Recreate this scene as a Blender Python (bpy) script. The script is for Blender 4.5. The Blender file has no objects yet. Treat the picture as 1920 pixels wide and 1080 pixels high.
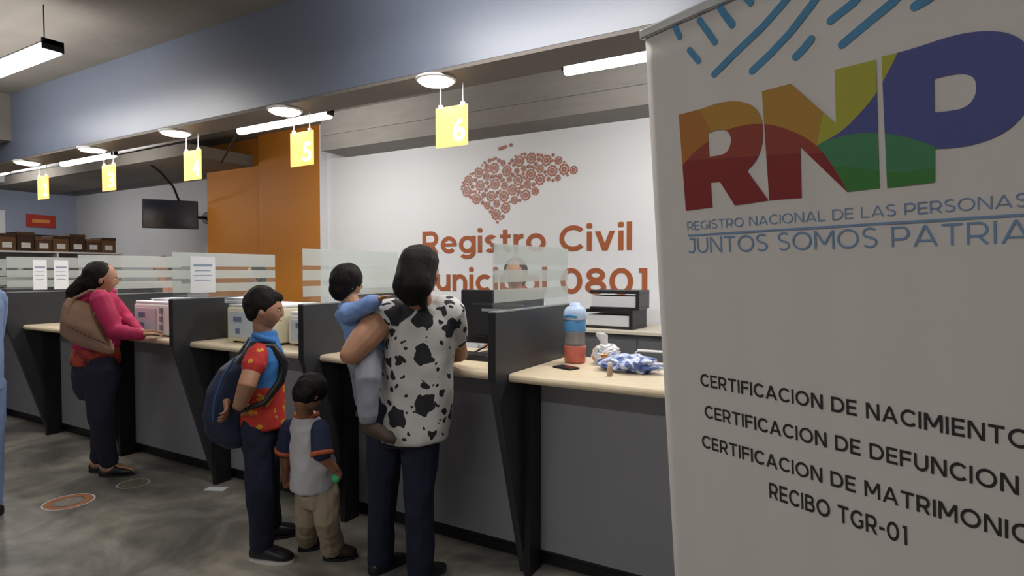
import bpy, bmesh, math, random
import numpy as np
from mathutils import Vector, Matrix, noise
random.seed(7)
R = math.radians
C = bpy.context.scene.collection
scene = bpy.context.scene

# ------------------------------------------------------------------ camera, world, exposure
F_PX, CAM_Z = 1100.0, 1.5
PITCH = math.atan(32 / F_PX)
YAW = math.atan(1920 / F_PX)                      # angle between the counter's run (-X) and the view
FWD = Vector((-math.cos(YAW), math.sin(YAW), 0)); RGT = Vector((math.sin(YAW), math.cos(YAW), 0))
VDIR = (FWD * math.cos(PITCH) - Vector((0, 0, 1)) * math.sin(PITCH)).normalized()
VUP = RGT.cross(VDIR).normalized()
CAMP = Vector((0, 0, CAM_Z))
cam = bpy.data.objects.new('camera', bpy.data.cameras.new('camera')); C.objects.link(cam)
cam.data.sensor_width = 36; cam.data.lens = 36 * F_PX / 1920; cam.data.clip_start = 0.05
cam.matrix_world = Matrix.Translation(CAMP) @ Matrix((RGT, VUP, -VDIR)).transposed().to_4x4()
scene.camera = cam
w = bpy.data.worlds.new('world'); scene.world = w; w.use_nodes = True
w.node_tree.nodes['Background'].inputs[0].default_value = (0.55, 0.6, 0.7, 1)
w.node_tree.nodes['Background'].inputs[1].default_value = 0.05
scene.view_settings.view_transform = 'Standard'; scene.view_settings.look = 'None'
scene.view_settings.exposure = 0.0; scene.view_settings.gamma = 1.0
scene.view_settings.use_curve_mapping = False
OFFICE_W, HALL_W, RING_W = 21.0, 15.0, 1.2

def area(name, loc, sx, sy, power, col=(1, .97, .93), parent=None, rot=(0, 0, 0)):
    l = bpy.data.lights.new(name, 'AREA'); l.shape = 'RECTANGLE'; l.size = sx; l.size_y = sy
    l.energy = power; l.color = col
    o = bpy.data.objects.new(name, l); C.objects.link(o); o.parent = parent; o.location = loc; o.rotation_euler = rot
    return o

# ------------------------------------------------------------------ survey helpers (measured points -> metres)
def ray(px, py):
    return (VDIR + RGT * ((px - 960) / F_PX) - VUP * ((py - 540) / F_PX))
def U(px, py, dep):                               # point at a depth
    return CAMP + ray(px, py) * dep
def G(px, py, z=0.0):                             # point on a level
    r = ray(px, py); return CAMP + r * ((z - CAM_Z) / r.z)
def WY(px, py, y):                                # point on an upright plane along the counter
    r = ray(px, py); return CAMP + r * (y / r.y)

# ------------------------------------------------------------------ materials
MATS = {}
def mat(name, col, rough=.6, metal=0, var=.08, scale=8, bump=0.0, bscale=60, stretch=(1, 1, 1), spec=.4, coat=0):
    if name in MATS: return MATS[name]
    m = bpy.data.materials.new(name); m.use_nodes = True; nt = m.node_tree; N = nt.nodes; L = nt.links
    b = N['Principled BSDF']
    b.inputs['Roughness'].default_value = rough; b.inputs['Metallic'].default_value = metal
    b.inputs['Specular IOR Level'].default_value = spec; b.inputs['Coat Weight'].default_value = coat
    tc = N.new('ShaderNodeTexCoord'); mp = N.new('ShaderNodeMapping'); mp.inputs['Scale'].default_value = stretch
    L.new(tc.outputs['Object'], mp.inputs[0])
    n = N.new('ShaderNodeTexNoise'); n.inputs['Scale'].default_value = scale; n.inputs['Detail'].default_value = 5
    L.new(mp.outputs[0], n.inputs['Vector'])
    mx = N.new('ShaderNodeMix'); mx.data_type = 'RGBA'
    mx.inputs[6].default_value = (*[c * (1 - var) for c in col], 1); mx.inputs[7].default_value = (*[min(1, c * (1 + var)) for c in col], 1)
    L.new(n.outputs[0], mx.inputs[0]); L.new(mx.outputs[2], b.inputs['Base Color'])
    if bump:
        n2 = N.new('ShaderNodeTexNoise'); n2.inputs['Scale'].default_value = bscale; n2.inputs['Detail'].default_value = 4
        L.new(mp.outputs[0], n2.inputs['Vector'])
        bp = N.new('ShaderNodeBump'); bp.inputs['Strength'].default_value = bump; bp.inputs['Distance'].default_value = .01
        L.new(n2.outputs[0], bp.inputs['Height']); L.new(bp.outputs[0], b.inputs['Normal'])
    MATS[name] = m; return m
def emis(name, col, s):
    m = bpy.data.materials.new(name); m.use_nodes = True; b = m.node_tree.nodes['Principled BSDF']
    b.inputs['Base Color'].default_value = (*col, 1); b.inputs['Emission Color'].default_value = (*col, 1); b.inputs['Emission Strength'].default_value = s
    return m
def glassy(name, tint, clear, diff=(.8, .82, .82)):
    m = bpy.data.materials.new(name); m.use_nodes = True; nt = m.node_tree; N = nt.nodes; L = nt.links
    N.remove(N['Principled BSDF']); out = N['Material Output']
    tr = N.new('ShaderNodeBsdfTransparent'); tr.inputs[0].default_value = (*tint, 1)
    gl = N.new('ShaderNodeBsdfGlossy'); gl.inputs['Roughness'].default_value = .05
    df = N.new('ShaderNodeBsdfDiffuse'); df.inputs[0].default_value = (*diff, 1)
    tl = N.new('ShaderNodeBsdfTranslucent'); tl.inputs[0].default_value = (*diff, 1)
    a = N.new('ShaderNodeAddShader'); h = N.new('ShaderNodeMixShader'); h.inputs[0].default_value = .5
    L.new(df.outputs[0], h.inputs[1]); L.new(tl.outputs[0], h.inputs[2])
    m1 = N.new('ShaderNodeMixShader'); m1.inputs[0].default_value = clear
    L.new(h.outputs[0], m1.inputs[1]); L.new(tr.outputs[0], m1.inputs[2])
    m2 = N.new('ShaderNodeMixShader'); m2.inputs[0].default_value = .045; L.new(m1.outputs[0], m2.inputs[1]); L.new(gl.outputs[0], m2.inputs[2])
    L.new(m2.outputs[0], out.inputs[0]); return m

CONC = mat('concrete_ceiling', (.22, .20, .178), .85, var=.25, scale=1.6, bump=.3, bscale=14)
CONCB = mat('concrete_beam', (.24, .23, .215), .85, var=.16, scale=3, bump=.3, bscale=25, stretch=(1, 6, 6))
BLUE = mat('blue_grey_paint', (.125, .148, .205), .42, var=.04, scale=3, bump=.05, spec=1.0)
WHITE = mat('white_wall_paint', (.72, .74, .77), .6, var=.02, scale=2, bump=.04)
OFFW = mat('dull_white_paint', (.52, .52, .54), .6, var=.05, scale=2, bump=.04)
ORANGE = mat('orange_paint', (.48, .18, .018), .55, var=.06, scale=2, bump=.04)
FRONT = mat('grey_laminate', (.29, .295, .33), .34, var=.05, scale=4)
DARK = mat('charcoal_laminate', (.035, .037, .042), .4, var=.12, scale=10)
KICK = mat('black_kick_laminate', (.012, .012, .014), .5)
WOOD = mat('pale_wood_laminate', (.80, .67, .48), .35, var=.16, scale=9, stretch=(.6, 9, 9))
BLACK = mat('black_plastic', (.014, .014, .016), .4)
GREYP = mat('grey_plastic', (.25, .26, .28), .45)
WPLAS = mat('white_plastic', (.78, .78, .76), .4)
PAPER = mat('white_paper', (.82, .84, .88), .7, var=.02)
METAL = mat('brushed_metal', (.55, .55, .55), .3, metal=1)
SKIN = mat('skin_tan', (.40, .205, .125), .55, var=.08, scale=20)
SKIND = mat('skin_brown', (.27, .125, .07), .55, var=.08, scale=20)
LIPS = mat('lips', (.30, .10, .08), .5)
HAIR = mat('black_hair', (.010, .008, .007), .62, var=.4, scale=50, bump=.3, bscale=90, stretch=(1, 1, .3), spec=.15)
HAIRB = mat('brown_hair', (.035, .02, .012), .62, var=.4, scale=50, bump=.3, bscale=90, stretch=(1, 1, .3), spec=.15)
JEANS = mat('dark_navy_denim', (.009, .013, .034), .8, var=.3, scale=30, bump=.3, bscale=25)
LJEANS = mat('light_blue_denim', (.20, .28, .48), .8, var=.2, scale=30, bump=.3, bscale=25)
EYEW = mat('eye_white', (.7, .7, .68), .2); IRIS = mat('dark_iris', (.02, .012, .008), .2)
TUBE = emis('lit_tube', (1, .99, .96), 9.0); RINGE = emis('lit_disc', (1, .97, .92), 10.0)
GLASS = glassy('clear_glass', (.93, .96, .95), .97); FROST = glassy('frosted_band', (.92, .95, .94), .52, (.78, .80, .79))

# ------------------------------------------------------------------ mesh helpers
def props(o, label=None, cat=None, group=None, kind=None):
    if label: o['label'] = label
    if cat: o['category'] = cat
    if group: o['group'] = group
    if kind: o['kind'] = kind
    return o
def empty(name, loc, label, cat, group=None, rz=0):
    o = bpy.data.objects.new(name, None); C.objects.link(o); o.location = loc; o.rotation_euler = (0, 0, rz)
    o.empty_display_size = .1
    return props(o, label, cat, group)
def link(name, bm, m, parent=None, off=None, smooth=False, bevel=0):
    if bevel:
        bmesh.ops.bevel(bm, geom=[e for e in bm.edges], offset=bevel, segments=2, affect='EDGES', profile=.5, clamp_overlap=True)
    if off is not None: bmesh.ops.translate(bm, vec=-Vector(off), verts=bm.verts)
    bmesh.ops.recalc_face_normals(bm, faces=bm.faces)
    me = bpy.data.meshes.new(name); bm.to_mesh(me); bm.free()
    for mm in (m if isinstance(m, (list, tuple)) else [m]): me.materials.append(mm)
    if smooth: me.shade_smooth()
    o = bpy.data.objects.new(name, me); C.objects.link(o)
    if parent: o.parent = parent
    return o
def box(bm, lo, hi):
    r = bmesh.ops.create_cube(bm, size=1)
    for v in r['verts']: v.co = Vector([lo[i] + (v.co[i] + .5) * (hi[i] - lo[i]) for i in range(3)])
    return r['verts']
def B(name, lo, hi, m, parent=None, off=None, bevel=0):
    bm = bmesh.new(); box(bm, lo, hi); return link(name, bm, m, parent, off, False, bevel)
def prism(bm, pts, ax, a0, a1):                    # polygon in the other two axes, extruded along ax
    def mk(p, a):
        v = list(p); v.insert(ax, a); return bm.verts.new(v)
    A = [mk(p, a0) for p in pts]; D = [mk(p, a1) for p in pts]; n = len(pts)
    bm.faces.new(A); bm.faces.new(D[::-1])
    for i in range(n): bm.faces.new((A[i], D[i], D[(i + 1) % n], A[(i + 1) % n]))
def tube(bm, pts, rads, n=12, caps=True):          # round tube through points, rounded ends
    pts = [Vector(p) for p in pts]
    if not isinstance(rads, (list, tuple)): rads = [rads] * len(pts)
    rads = list(rads)
    if caps:
        d0 = (pts[0] - pts[1]).normalized(); d1 = (pts[-1] - pts[-2]).normalized(); r0, r1 = rads[0], rads[-1]; p0, p1 = pts[0], pts[-1]
        pts = [p0 + d0 * r0 * .95, p0 + d0 * r0 * .7] + pts + [p1 + d1 * r1 * .7, p1 + d1 * r1 * .95]
        rads = [r0 * .3, r0 * .72] + rads + [r1 * .72, r1 * .3]
    rings = []; prev = None
    for i, p in enumerate(pts):
        t = (pts[min(i + 1, len(pts) - 1)] - pts[max(i - 1, 0)]).normalized()
        if prev is None:
            a = t.orthogonal().normalized()
        else:
            a = (prev - t * prev.dot(t)).normalized()
        prev = a; b = t.cross(a)
        rings.append([bm.verts.new(p + (a * math.cos(2 * math.pi * k / n) + b * math.sin(2 * math.pi * k / n)) * rads[i]) for k in range(n)])
    skin_rings(bm, rings)
def skin_rings(bm, rings):
    n = len(rings[0])
    for i in range(len(rings) - 1):
        for k in range(n): bm.faces.new((rings[i][k], rings[i][(k + 1) % n], rings[i + 1][(k + 1) % n], rings[i + 1][k]))
    bm.faces.new(rings[0][::-1]); bm.faces.new(rings[-1])
def loft(bm, secs, n=24, sq=1.0):                  # secs: (centre, axisA, axisB); sq<1 squarer
    rings = []
    for c, A, D in secs:
        r = []
        for k in range(n):
            t = 2 * math.pi * k / n; cs, sn = math.cos(t), math.sin(t)
            r.append(bm.verts.new(Vector(c) + A * math.copysign(abs(cs) ** sq, cs) + D * math.copysign(abs(sn) ** sq, sn)))
        rings.append(r)
    skin_rings(bm, rings)
def ell(bm, c, A, D, E, u=20, v=14):
    r = bmesh.ops.create_uvsphere(bm, u_segments=u, v_segments=v, radius=1)
    for vt in r['verts']:
        p = vt.co.copy(); vt.co = Vector(c) + A * p.x + D * p.y + E * p.z
def lathe(bm, prof, c=(0, 0, 0), n=24):
    rings = []
    for r, z in prof:
        rings.append([bm.verts.new((c[0] + max(r, .0005) * math.cos(2 * math.pi * k / n), c[1] + max(r, .0005) * math.sin(2 * math.pi * k / n), c[2] + z)) for k in range(n)])
    skin_rings(bm, rings)
dg = None
def fuse(name, bm, m, parent, off, voxel=.007, smooth=4, wr=0, wsc=9, shade_post=None):
    """Voxel union of closed shells into one continuous surface."""
    bmesh.ops.recalc_face_normals(bm, faces=bm.faces)
    me = bpy.data.meshes.new(name + '_raw'); bm.to_mesh(me); bm.free()
    o = bpy.data.objects.new(name + '_raw', me); C.objects.link(o)
    r = o.modifiers.new('r', 'REMESH'); r.mode = 'VOXEL'; r.voxel_size = voxel
    s = o.modifiers.new('s', 'SMOOTH'); s.iterations = smooth; s.factor = .5
    g = bpy.context.evaluated_depsgraph_get(); out = bpy.data.meshes.new_from_object(o.evaluated_get(g))
    bpy.data.objects.remove(o); bpy.data.meshes.remove(me)
    nv = len(out.vertices); co = np.empty(nv * 3, 'f'); out.vertices.foreach_get('co', co); co = co.reshape(-1, 3)
    if wr:
        no = np.empty(nv * 3, 'f'); out.vertices.foreach_get('normal', no); no = no.reshape(-1, 3)
        x, y, z = co[:, 0] * wsc, co[:, 1] * wsc, co[:, 2] * wsc * .6
        a = np.sin(2.1 * x + 1.7 * np.sin(1.9 * z + y) + .6 * z); c = np.sin(2.6 * z + 1.5 * np.sin(2.3 * y - x)); e = np.sin(5.3 * x + 3.1 * z + 2 * np.sin(2.7 * z - 3 * y)); h = np.sin(6.1 * z - 4.2 * y + 1.6 * np.sin(3.9 * x))
        co = co + no * ((a * .4 + c * .4 + e * .22 + h * .2) * wr * .8)[:, None]
    co = (co - np.array(off, 'f')).astype('f'); out.vertices.foreach_set('co', co.ravel()); out.update()
    out.name = name; out.materials.clear()
    for mm in (m if isinstance(m, (list, tuple)) else [m]): out.materials.append(mm)
    out.shade_smooth()
    ob = bpy.data.objects.new(name, out); C.objects.link(ob); ob.parent = parent
    return ob
def text_mesh(s, thick=.0, offset=.0):
    cu = bpy.data.curves.new('t', 'FONT'); cu.body = s; cu.size = 1; cu.extrude = thick; cu.offset = offset; cu.resolution_u = 4
    o = bpy.data.objects.new('t', cu); C.objects.link(o)
    g = bpy.context.evaluated_depsgraph_get(); me = bpy.data.meshes.new_from_object(o.evaluated_get(g))
    bpy.data.objects.remove(o); bpy.data.curves.remove(cu)
    return me
def lettering(name, s, m, parent, org, A, D, width, height, thick=.002, offset=.0, capref='H'):
    """text filling width x cap-height along axes A (reading) and D (up) from org (baseline start)."""
    me = text_mesh(s, 1.0, offset); ref = text_mesh(capref, 0, offset)
    ch = max(v.co.y for v in ref.vertices); bpy.data.meshes.remove(ref)
    x0 = min(v.co.x for v in me.vertices); x1 = max(v.co.x for v in me.vertices); Nn = A.cross(D)
    for v in me.vertices:
        x, y, z = v.co
        v.co = Vector(org) + A * ((x - x0) / (x1 - x0) * width) + D * (y / ch * height) + Nn * (z * thick)
    me.materials.clear(); me.materials.append(m)
    me.name = name
    o = bpy.data.objects.new(name, me); C.objects.link(o)
    if parent: o.parent = parent
    return o
def glyph(ch, w):
    """geometric sans glyph: (advance width, list of quads) with cap height 1 and stroke w."""
    Q = []; h = w / 2; X = .74
    def rc(x0, y0, x1, y1): Q.append([(x0, y0), (x1, y0), (x1, y1), (x0, y1)])
    def dg_(x0, y0, x1, y1):
        k = h * math.hypot(x1 - x0, y1 - y0) / abs(y1 - y0); Q.append([(x0 - k, y0), (x0 + k, y0), (x1 + k, y1), (x1 - k, y1)])
    def arc(cx, cy, rx, ry, a0, a1):                 # outer radii
        n = max(4, int(abs(a1 - a0) / 14)); P = []
        for i in range(n + 1):
            a = math.radians(a0 + (a1 - a0) * i / n); P.append((cx + rx * math.cos(a), cy + ry * math.sin(a), cx + (rx - w) * math.cos(a), cy + (ry - w) * math.sin(a)))
        for i in range(n): Q.append([P[i][:2], P[i + 1][:2], P[i + 1][2:], P[i][2:]])
    W = .3
    if ch == ' ': return .32, []
    if ch == '-': rc(0, .36, .36, .36 + w); return .36, Q
    if ch == 'I': rc(0, 0, w, 1); return w, Q
    if ch in 'EF':
        W = .70; rc(0, 0, w, 1); rc(w, 1 - w, W, 1); rc(w, .5 - h, W * .93, .5 + h)
        if ch == 'E': rc(w, 0, W, w)
        return W, Q
    if ch == 'L': rc(0, 0, w, 1); rc(w, 0, .66, w); return .66, Q
    if ch == 'T': W = .8; rc(0, 1 - w, W, 1); rc(W / 2 - h, 0, W / 2 + h, 1 - w); return W, Q
    if ch == 'C': arc(.52, .5, .52, .51, 42, 318); return .92, Q
    if ch == 'G': arc(.52, .5, .52, .51, 42, 322); rc(.93 - w, .14, .93, .52); rc(.62, .52 - w * .9, .93 - w, .52); return .96, Q
    if ch == 'O': arc(.54, .5, .54, .51, 0, 360); return 1.08, Q
    if ch == 'D': rc(0, 0, w, 1); rc(w, 1 - w, .42, 1); rc(w, 0, .42, w); arc(.42, .5, .52, .5, -90, 90); return .94, Q
    if ch in 'RP':
        rc(0, 0, w, 1); rc(w, 1 - w, .44, 1); rc(w, .32, .44, .32 + w); arc(.44, .66, .34, .34, -90, 90)
        if ch == 'R': dg_(.40 + h, .34, .80 - w * .6, 0); return .80, Q
        return .78, Q
    if ch == 'B': rc(0, 0, w, 1); rc(w, 1 - w, .44, 1); rc(w, .52 - h, .5, .52 + h); rc(w, 0, .5, w); arc(.44, .74, .29, .26, -90, 90); arc(.5, .28, .30, .28, -90, 90); return .80, Q
    if ch == 'A': k = w * .55; dg_(k, 0, .5, 1 - .001); dg_(1 - k, 0, .5, 1 - .001); rc(.22, .22, .78, .22 + w * .9); return 1.0, Q
    if ch == 'N': W = .88; rc(0, 0, w, 1); rc(W - w, 0, W, 1); dg_(h * 1.35, 1, W - h * 1.35, 0); return W, Q
    if ch == 'M': W = 1.05; rc(0, 0, w, 1); rc(W - w, 0, W, 1); dg_(h * 1.3, 1, W / 2, .24); dg_(W - h * 1.3, 1, W / 2, .24); return W, Q
    if ch == 'U': rc(0, .42, w, 1); rc(.84 - w, .42, .84, 1); arc(.42, .42, .42, .43, 180, 360); return .84, Q
    if ch == 'J': rc(.56 - w, .33, .56, 1); rc(.14, 1 - w, .56 - w, 1); arc(.25, .33, .31, .34, 215, 360); return .56, Q
    if ch == 'S': arc(.37, .5 + .245 + h * .25, .35, .265 + h * .25 - .0, 35, 270); arc(.36, .27, .36, .28, -145, 90); rc(.34, .55 - w * .95, .40, .55); return .72, Q
    if ch == '0': arc(.41, .5, .41, .51, 0, 360); return .82, Q
    if ch == '1': rc(.36 - w, 0, .36, 1); rc(.08, 1 - w * .95, .36 - w, 1); return .40, Q
    if ch == '8': arc(.38, .735, .335, .275, 0, 360); arc(.38, .27, .38, .28, 0, 360); return .76, Q
    if ch == 'i': rc(0, 0, w, X); arc(h, .96, h * 1.15, h * 1.15, 0, 360); Q.append([(0, .96 - h), (w, .96 - h), (w, .96 + h), (0, .96 + h)]); return w, Q
    if ch == 'l': rc(0, 0, w, 1.06); return w, Q
    if ch in 'oc': arc(.39, X / 2, .39, X / 2 + .01, *((0, 360) if ch == 'o' else (48, 312))); return (.78 if ch == 'o' else .68), Q
    if ch == 'e': arc(.38, X / 2, .38, X / 2 + .01, 0, 318); rc(w * .8, X / 2 - w * .38, .75, X / 2 + w * .38); return .76, Q
    if ch in 'apg':
        arc(.38, X / 2, .38, X / 2 + .01, 0, 360)
        if ch == 'p': rc(0, -.26, w, X)
        elif ch == 'a': rc(.76 - w, 0, .76, X)
        else: rc(.76 - w, .02, .76, X); arc(.38, .03, .38, .30, 215, 360)
        return .76, Q
    if ch in 'un':
        W = .68
        if ch == 'n': rc(0, 0, w, X); rc(W - w, 0, W, X - .33); arc(W / 2, X - .34, W / 2, .35, 0, 180)
        else: rc(W - w, 0, W, X); rc(0, .33, w, X); arc(W / 2, .34, W / 2, .35, 180, 360)
        return W, Q
    if ch == 'r': rc(0, 0, w, X); arc(.42, X - .36, .42, .37, 92, 165); return .42, Q
    if ch == 't': rc(.12, .2, .12 + w, .94); rc(0, X - w * .85, .44, X); arc(.12 + .26, .22, .26, .23, 180, 285); return .46, Q
    if ch == 'v': dg_(w * .55, X, .36, 0); dg_(.72 - w * .55, X, .36, 0); return .72, Q
    if ch == 's': arc(.29, .545, .27, .205, 38, 270); arc(.29, .2, .29, .21, -145, 90); rc(.27, X / 2 + .04 - w * .75, .31, X / 2 + .04 + w * .2); return .58, Q
    return .3, Q
def strokes_text(name, s, m, parent, org, A, D, width, height, thick=.002, weight=.17, each=False, gap=.10):
    """writes s between org and org + A*width with cap height `height` along D."""
    Lx = []; x = 0
    for ch in s:
        a, q = glyph(ch, weight); Lx.append((ch, x, q)); x += a + gap
    k = width / (x - gap); Nn = A.cross(D); org = Vector(org); out = []; bm = bmesh.new()
    def P(p, x0, z): return org + A * ((p[0] + x0) * k) + D * (p[1] * height) + Nn * z
    for ch, x0, q in Lx:
        for qi, quad in enumerate(q):
            e_ = thick * (1 + .012 * (qi % 40)); lo = [bm.verts.new(P(p, x0, -.0001 * (qi % 7))) for p in quad]; hi = [bm.verts.new(P(p, x0, e_)) for p in quad]
            bm.faces.new(hi); bm.faces.new(lo[::-1])
            for i in range(4): bm.faces.new((lo[i], lo[(i + 1) % 4], hi[(i + 1) % 4], hi[i]))
        if each and q: out.append(link('letter', bm, m, parent)); bm = bmesh.new()
    if not each: out.append(link(name, bm, m, parent))
    else: bm.free()
    return out
def outline(name, loops, m, parent, thick):        # filled 2-D outline with holes, in the parent's XY plane
    cu = bpy.data.curves.new(name, 'CURVE'); cu.dimensions = '2D'; cu.fill_mode = 'BOTH'; cu.extrude = thick; cu.resolution_u = 6
    for lp in loops:
        sp = cu.splines.new('BEZIER'); sp.bezier_points.add(len(lp) - 1); sp.use_cyclic_u = True
        for bp_, p in zip(sp.bezier_points, lp):
            bp_.co = (p[0], p[1], 0); t = 'AUTO' if len(p) > 2 and p[2] else 'VECTOR'
            bp_.handle_left_type = t; bp_.handle_right_type = t
    o = bpy.data.objects.new(name, cu); C.objects.link(o)
    g = bpy.context.evaluated_depsgraph_get(); me = bpy.data.meshes.new_from_object(o.evaluated_get(g))
    bpy.data.objects.remove(o); bpy.data.curves.remove(cu); me.name = name; me.materials.clear(); me.materials.append(m)
    ob = bpy.data.objects.new(name, me); C.objects.link(ob); ob.parent = parent
    return ob

# ================================================================== THE ROOM
def S(name, lo, hi, m, bevel=0):
    o = B(name, lo, hi, m, None, None, bevel); o['kind'] = 'structure'; return o
CEIL = 3.22
# floor material: worn polished concrete
fm = bpy.data.materials.new('worn_concrete_floor'); fm.use_nodes = True; nt = fm.node_tree; N = nt.nodes; L = nt.links
b = N['Principled BSDF']; tc = N.new('ShaderNodeTexCoord')
n1 = N.new('ShaderNodeTexNoise'); n1.inputs['Scale'].default_value = 1.7; n1.inputs['Detail'].default_value = 9; n1.inputs['Roughness'].default_value = .62; n1.inputs['Distortion'].default_value = .6
n2 = N.new('ShaderNodeTexNoise'); n2.inputs['Scale'].default_value = 7; n2.inputs['Detail'].default_value = 6
cr = N.new('ShaderNodeValToRGB'); e = cr.color_ramp.elements
e[0].position = .36; e[0].color = (.115, .110, .098, 1); e[1].position = .66; e[1].color = (.38, .345, .28, 1)
k = cr.color_ramp.elements.new(.5); k.color = (.215, .203, .178, 1)
L.new(tc.outputs['Object'], n1.inputs[0]); L.new(tc.outputs['Object'], n2.inputs[0]); L.new(n1.outputs[0], cr.inputs[0])
mx = N.new('ShaderNodeMix'); mx.data_type = 'RGBA'; mx.blend_type = 'OVERLAY'; mx.inputs[0].default_value = .35
L.new(cr.outputs[0], mx.inputs[6]); L.new(n2.outputs[0], mx.inputs[7]); L.new(mx.outputs[2], b.inputs['Base Color'])
rr = N.new('ShaderNodeMapRange'); rr.inputs[3].default_value = .28; rr.inputs[4].default_value = .5; L.new(n2.outputs[0], rr.inputs[0]); L.new(rr.outputs[0], b.inputs['Roughness'])
XL, XR, YB, YW = -12.3, 3.2, -3.6, 5.0
S('floor', (XL - .2, YB - .2, -.1), (XR + .2, 5.6, 0), fm)
S('ceiling', (XL - .2, YB - .2, CEIL), (XR + .2, 5.6, CEIL + .15), CONC)
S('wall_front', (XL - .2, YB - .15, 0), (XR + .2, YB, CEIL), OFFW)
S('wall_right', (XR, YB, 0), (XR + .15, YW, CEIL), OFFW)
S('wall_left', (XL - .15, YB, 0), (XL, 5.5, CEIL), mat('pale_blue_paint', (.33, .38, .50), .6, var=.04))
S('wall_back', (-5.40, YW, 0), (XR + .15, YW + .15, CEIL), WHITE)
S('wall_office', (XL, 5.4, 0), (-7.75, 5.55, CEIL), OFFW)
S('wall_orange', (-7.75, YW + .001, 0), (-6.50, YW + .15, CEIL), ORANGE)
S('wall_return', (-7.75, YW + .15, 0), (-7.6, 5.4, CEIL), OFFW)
# orange column and the concrete beam that dies into it
S('column_orange', (-6.52, 4.90, 0), (-5.42, YW + .15, CEIL), ORANGE)
S('column_side', (-5.42, 4.902, 0), (-5.40, YW, CEIL), WHITE)
S('trim_1', (-5.06, 4.60, 2.82), (XR, YW, CEIL), CONCB)
S('trim_2', (-5.02, 4.585, 2.98), (XR, 4.60, 3.0), CONCB)
# lower soffit over the far office
S('trim_3', (XL, 4.1, 2.86), (-6.75, 5.0, 3.0), CONC)
# blue front beam over the counter
BF, BB, BZ = 2.58, 2.83, 2.57
o = S('beam_front', (-9.2, BF, BZ + .02), (XR, BF + .03, CEIL), BLUE)
UND = mat('beam_underside', (.17, .15, .135), .6, var=.1, scale=5)
o = S('beam_underside', (-9.2, BF + .002, BZ), (XR, BB, CEIL), UND)
S('trim_4', (-7.5, YB, 2.77), (-7.12, BF, CEIL), CONC)
S('trim_5', (-11.9, BB, 2.9), (-11.6, 4.1, 3.0), OFFW)
S('baseboard_office', (XL, 5.37, 0), (-7.75, 5.4, .1), DARK)
# service pipes under the far ceiling
for i, (y, z, r) in enumerate([(3.3, 3.08, .03), (3.55, 3.1, .02), (3.95, 3.02, .045)]):
    bm = bmesh.new(); tube(bm, [(-11.9, y, z), (-9.5, y + .03, z - .02), (-6.3, y, z)], r)
    props(link('ceiling_pipe', bm, [METAL, BLACK, OFFW][i], smooth=True), ['thin bright metal pipe under the far office ceiling', 'thin black conduit under the far office ceiling', 'thick pale pipe under the far office ceiling near the lowered soffit'][i], 'pipe')
# bracing rod near the orange column
bm = bmesh.new(); tube(bm, [WY(452, 238, 3.9), WY(415, 305, 4.3)], .012)
props(link('ceiling_rod', bm, BLACK), 'thin black diagonal rod under the ceiling left of the orange column', 'rod')
bm = bmesh.new(); pts = [WY(270, 300, 4.2), WY(300, 322, 4.4), WY(325, 350, 4.6), WY(335, 375, 4.8)]; tube(bm, pts, .015)
props(link('television_cable', bm, BLACK, smooth=True), 'black cable looping from ceiling down to the wall television', 'cable')

# ================================================================== COUNTER
PX = [-.139 - 1.247 * i for i in range(9)]         # partition positions, near to far
PY0, PYB, TOPZ, WTZ = 2.24, 3.10, 1.31, 1.02
ords = ['hidden behind the roll-up banner', 'right of the mother, nearest one in full view', 'between the boy and the mother', 'just left of the boy with the backpack',
        'behind the woman in the pink jacket', 'fifth from the banner, left of the woman in pink', 'sixth from the banner, at the left picture edge', 'seventh from the banner', 'farthest along the counter']
for i, x in enumerate(PX):
    t = empty('counter_partition', (x, 2.7, 0), 'charcoal counter partition with tapered leg and striped glass, ' + ords[i], 'partition', 'charcoal partitions along the counter')
    off = (x, 2.7, 0)
    bm = bmesh.new(); prism(bm, [(PY0, TOPZ), (PYB, TOPZ), (PYB, 0), (2.53, 0), (PY0, 1.0)], 0, x - .018, x + .018)
    link('side_panel', bm, DARK, t, off, bevel=.003)
    B('shade_post', (x + .019, 2.5, 0), (x + .055, 2.615, WTZ - .045), KICK, t, off)  # black strip standing in for the shadow under the worktop
    B('edge_strip', (x - .02, PY0 - .004, 1.0), (x + .02, PY0, TOPZ), BLACK, t, off)
    B('top_strip', (x - .02, PY0, TOPZ), (x + .02, PYB, TOPZ + .006), GREYP, t, off)
    B('glass_screen', (x - .004, PY0 + .01, TOPZ + .006), (x + .004, PYB - .05, 1.625), GLASS, t, off)
    for (a, c) in ((1.53, 1.625), (1.447, 1.505), (1.355, 1.415)):
        B('frosted_band', (x + .0045, PY0 + .01, a), (x + .0055, PYB - .05, c), FROST, t, off)
bays = ['behind the roll-up banner', 'nearest bay, carrying the water bottle, bag and blue packet', 'bay in front of the mother', 'bay behind the boy with backpack', 'bay at the woman in pink', 'bay left of the woman in pink', 'second bay left of the woman in pink', 'third bay left of the woman in pink', 'farthest bay of the counter']
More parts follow.
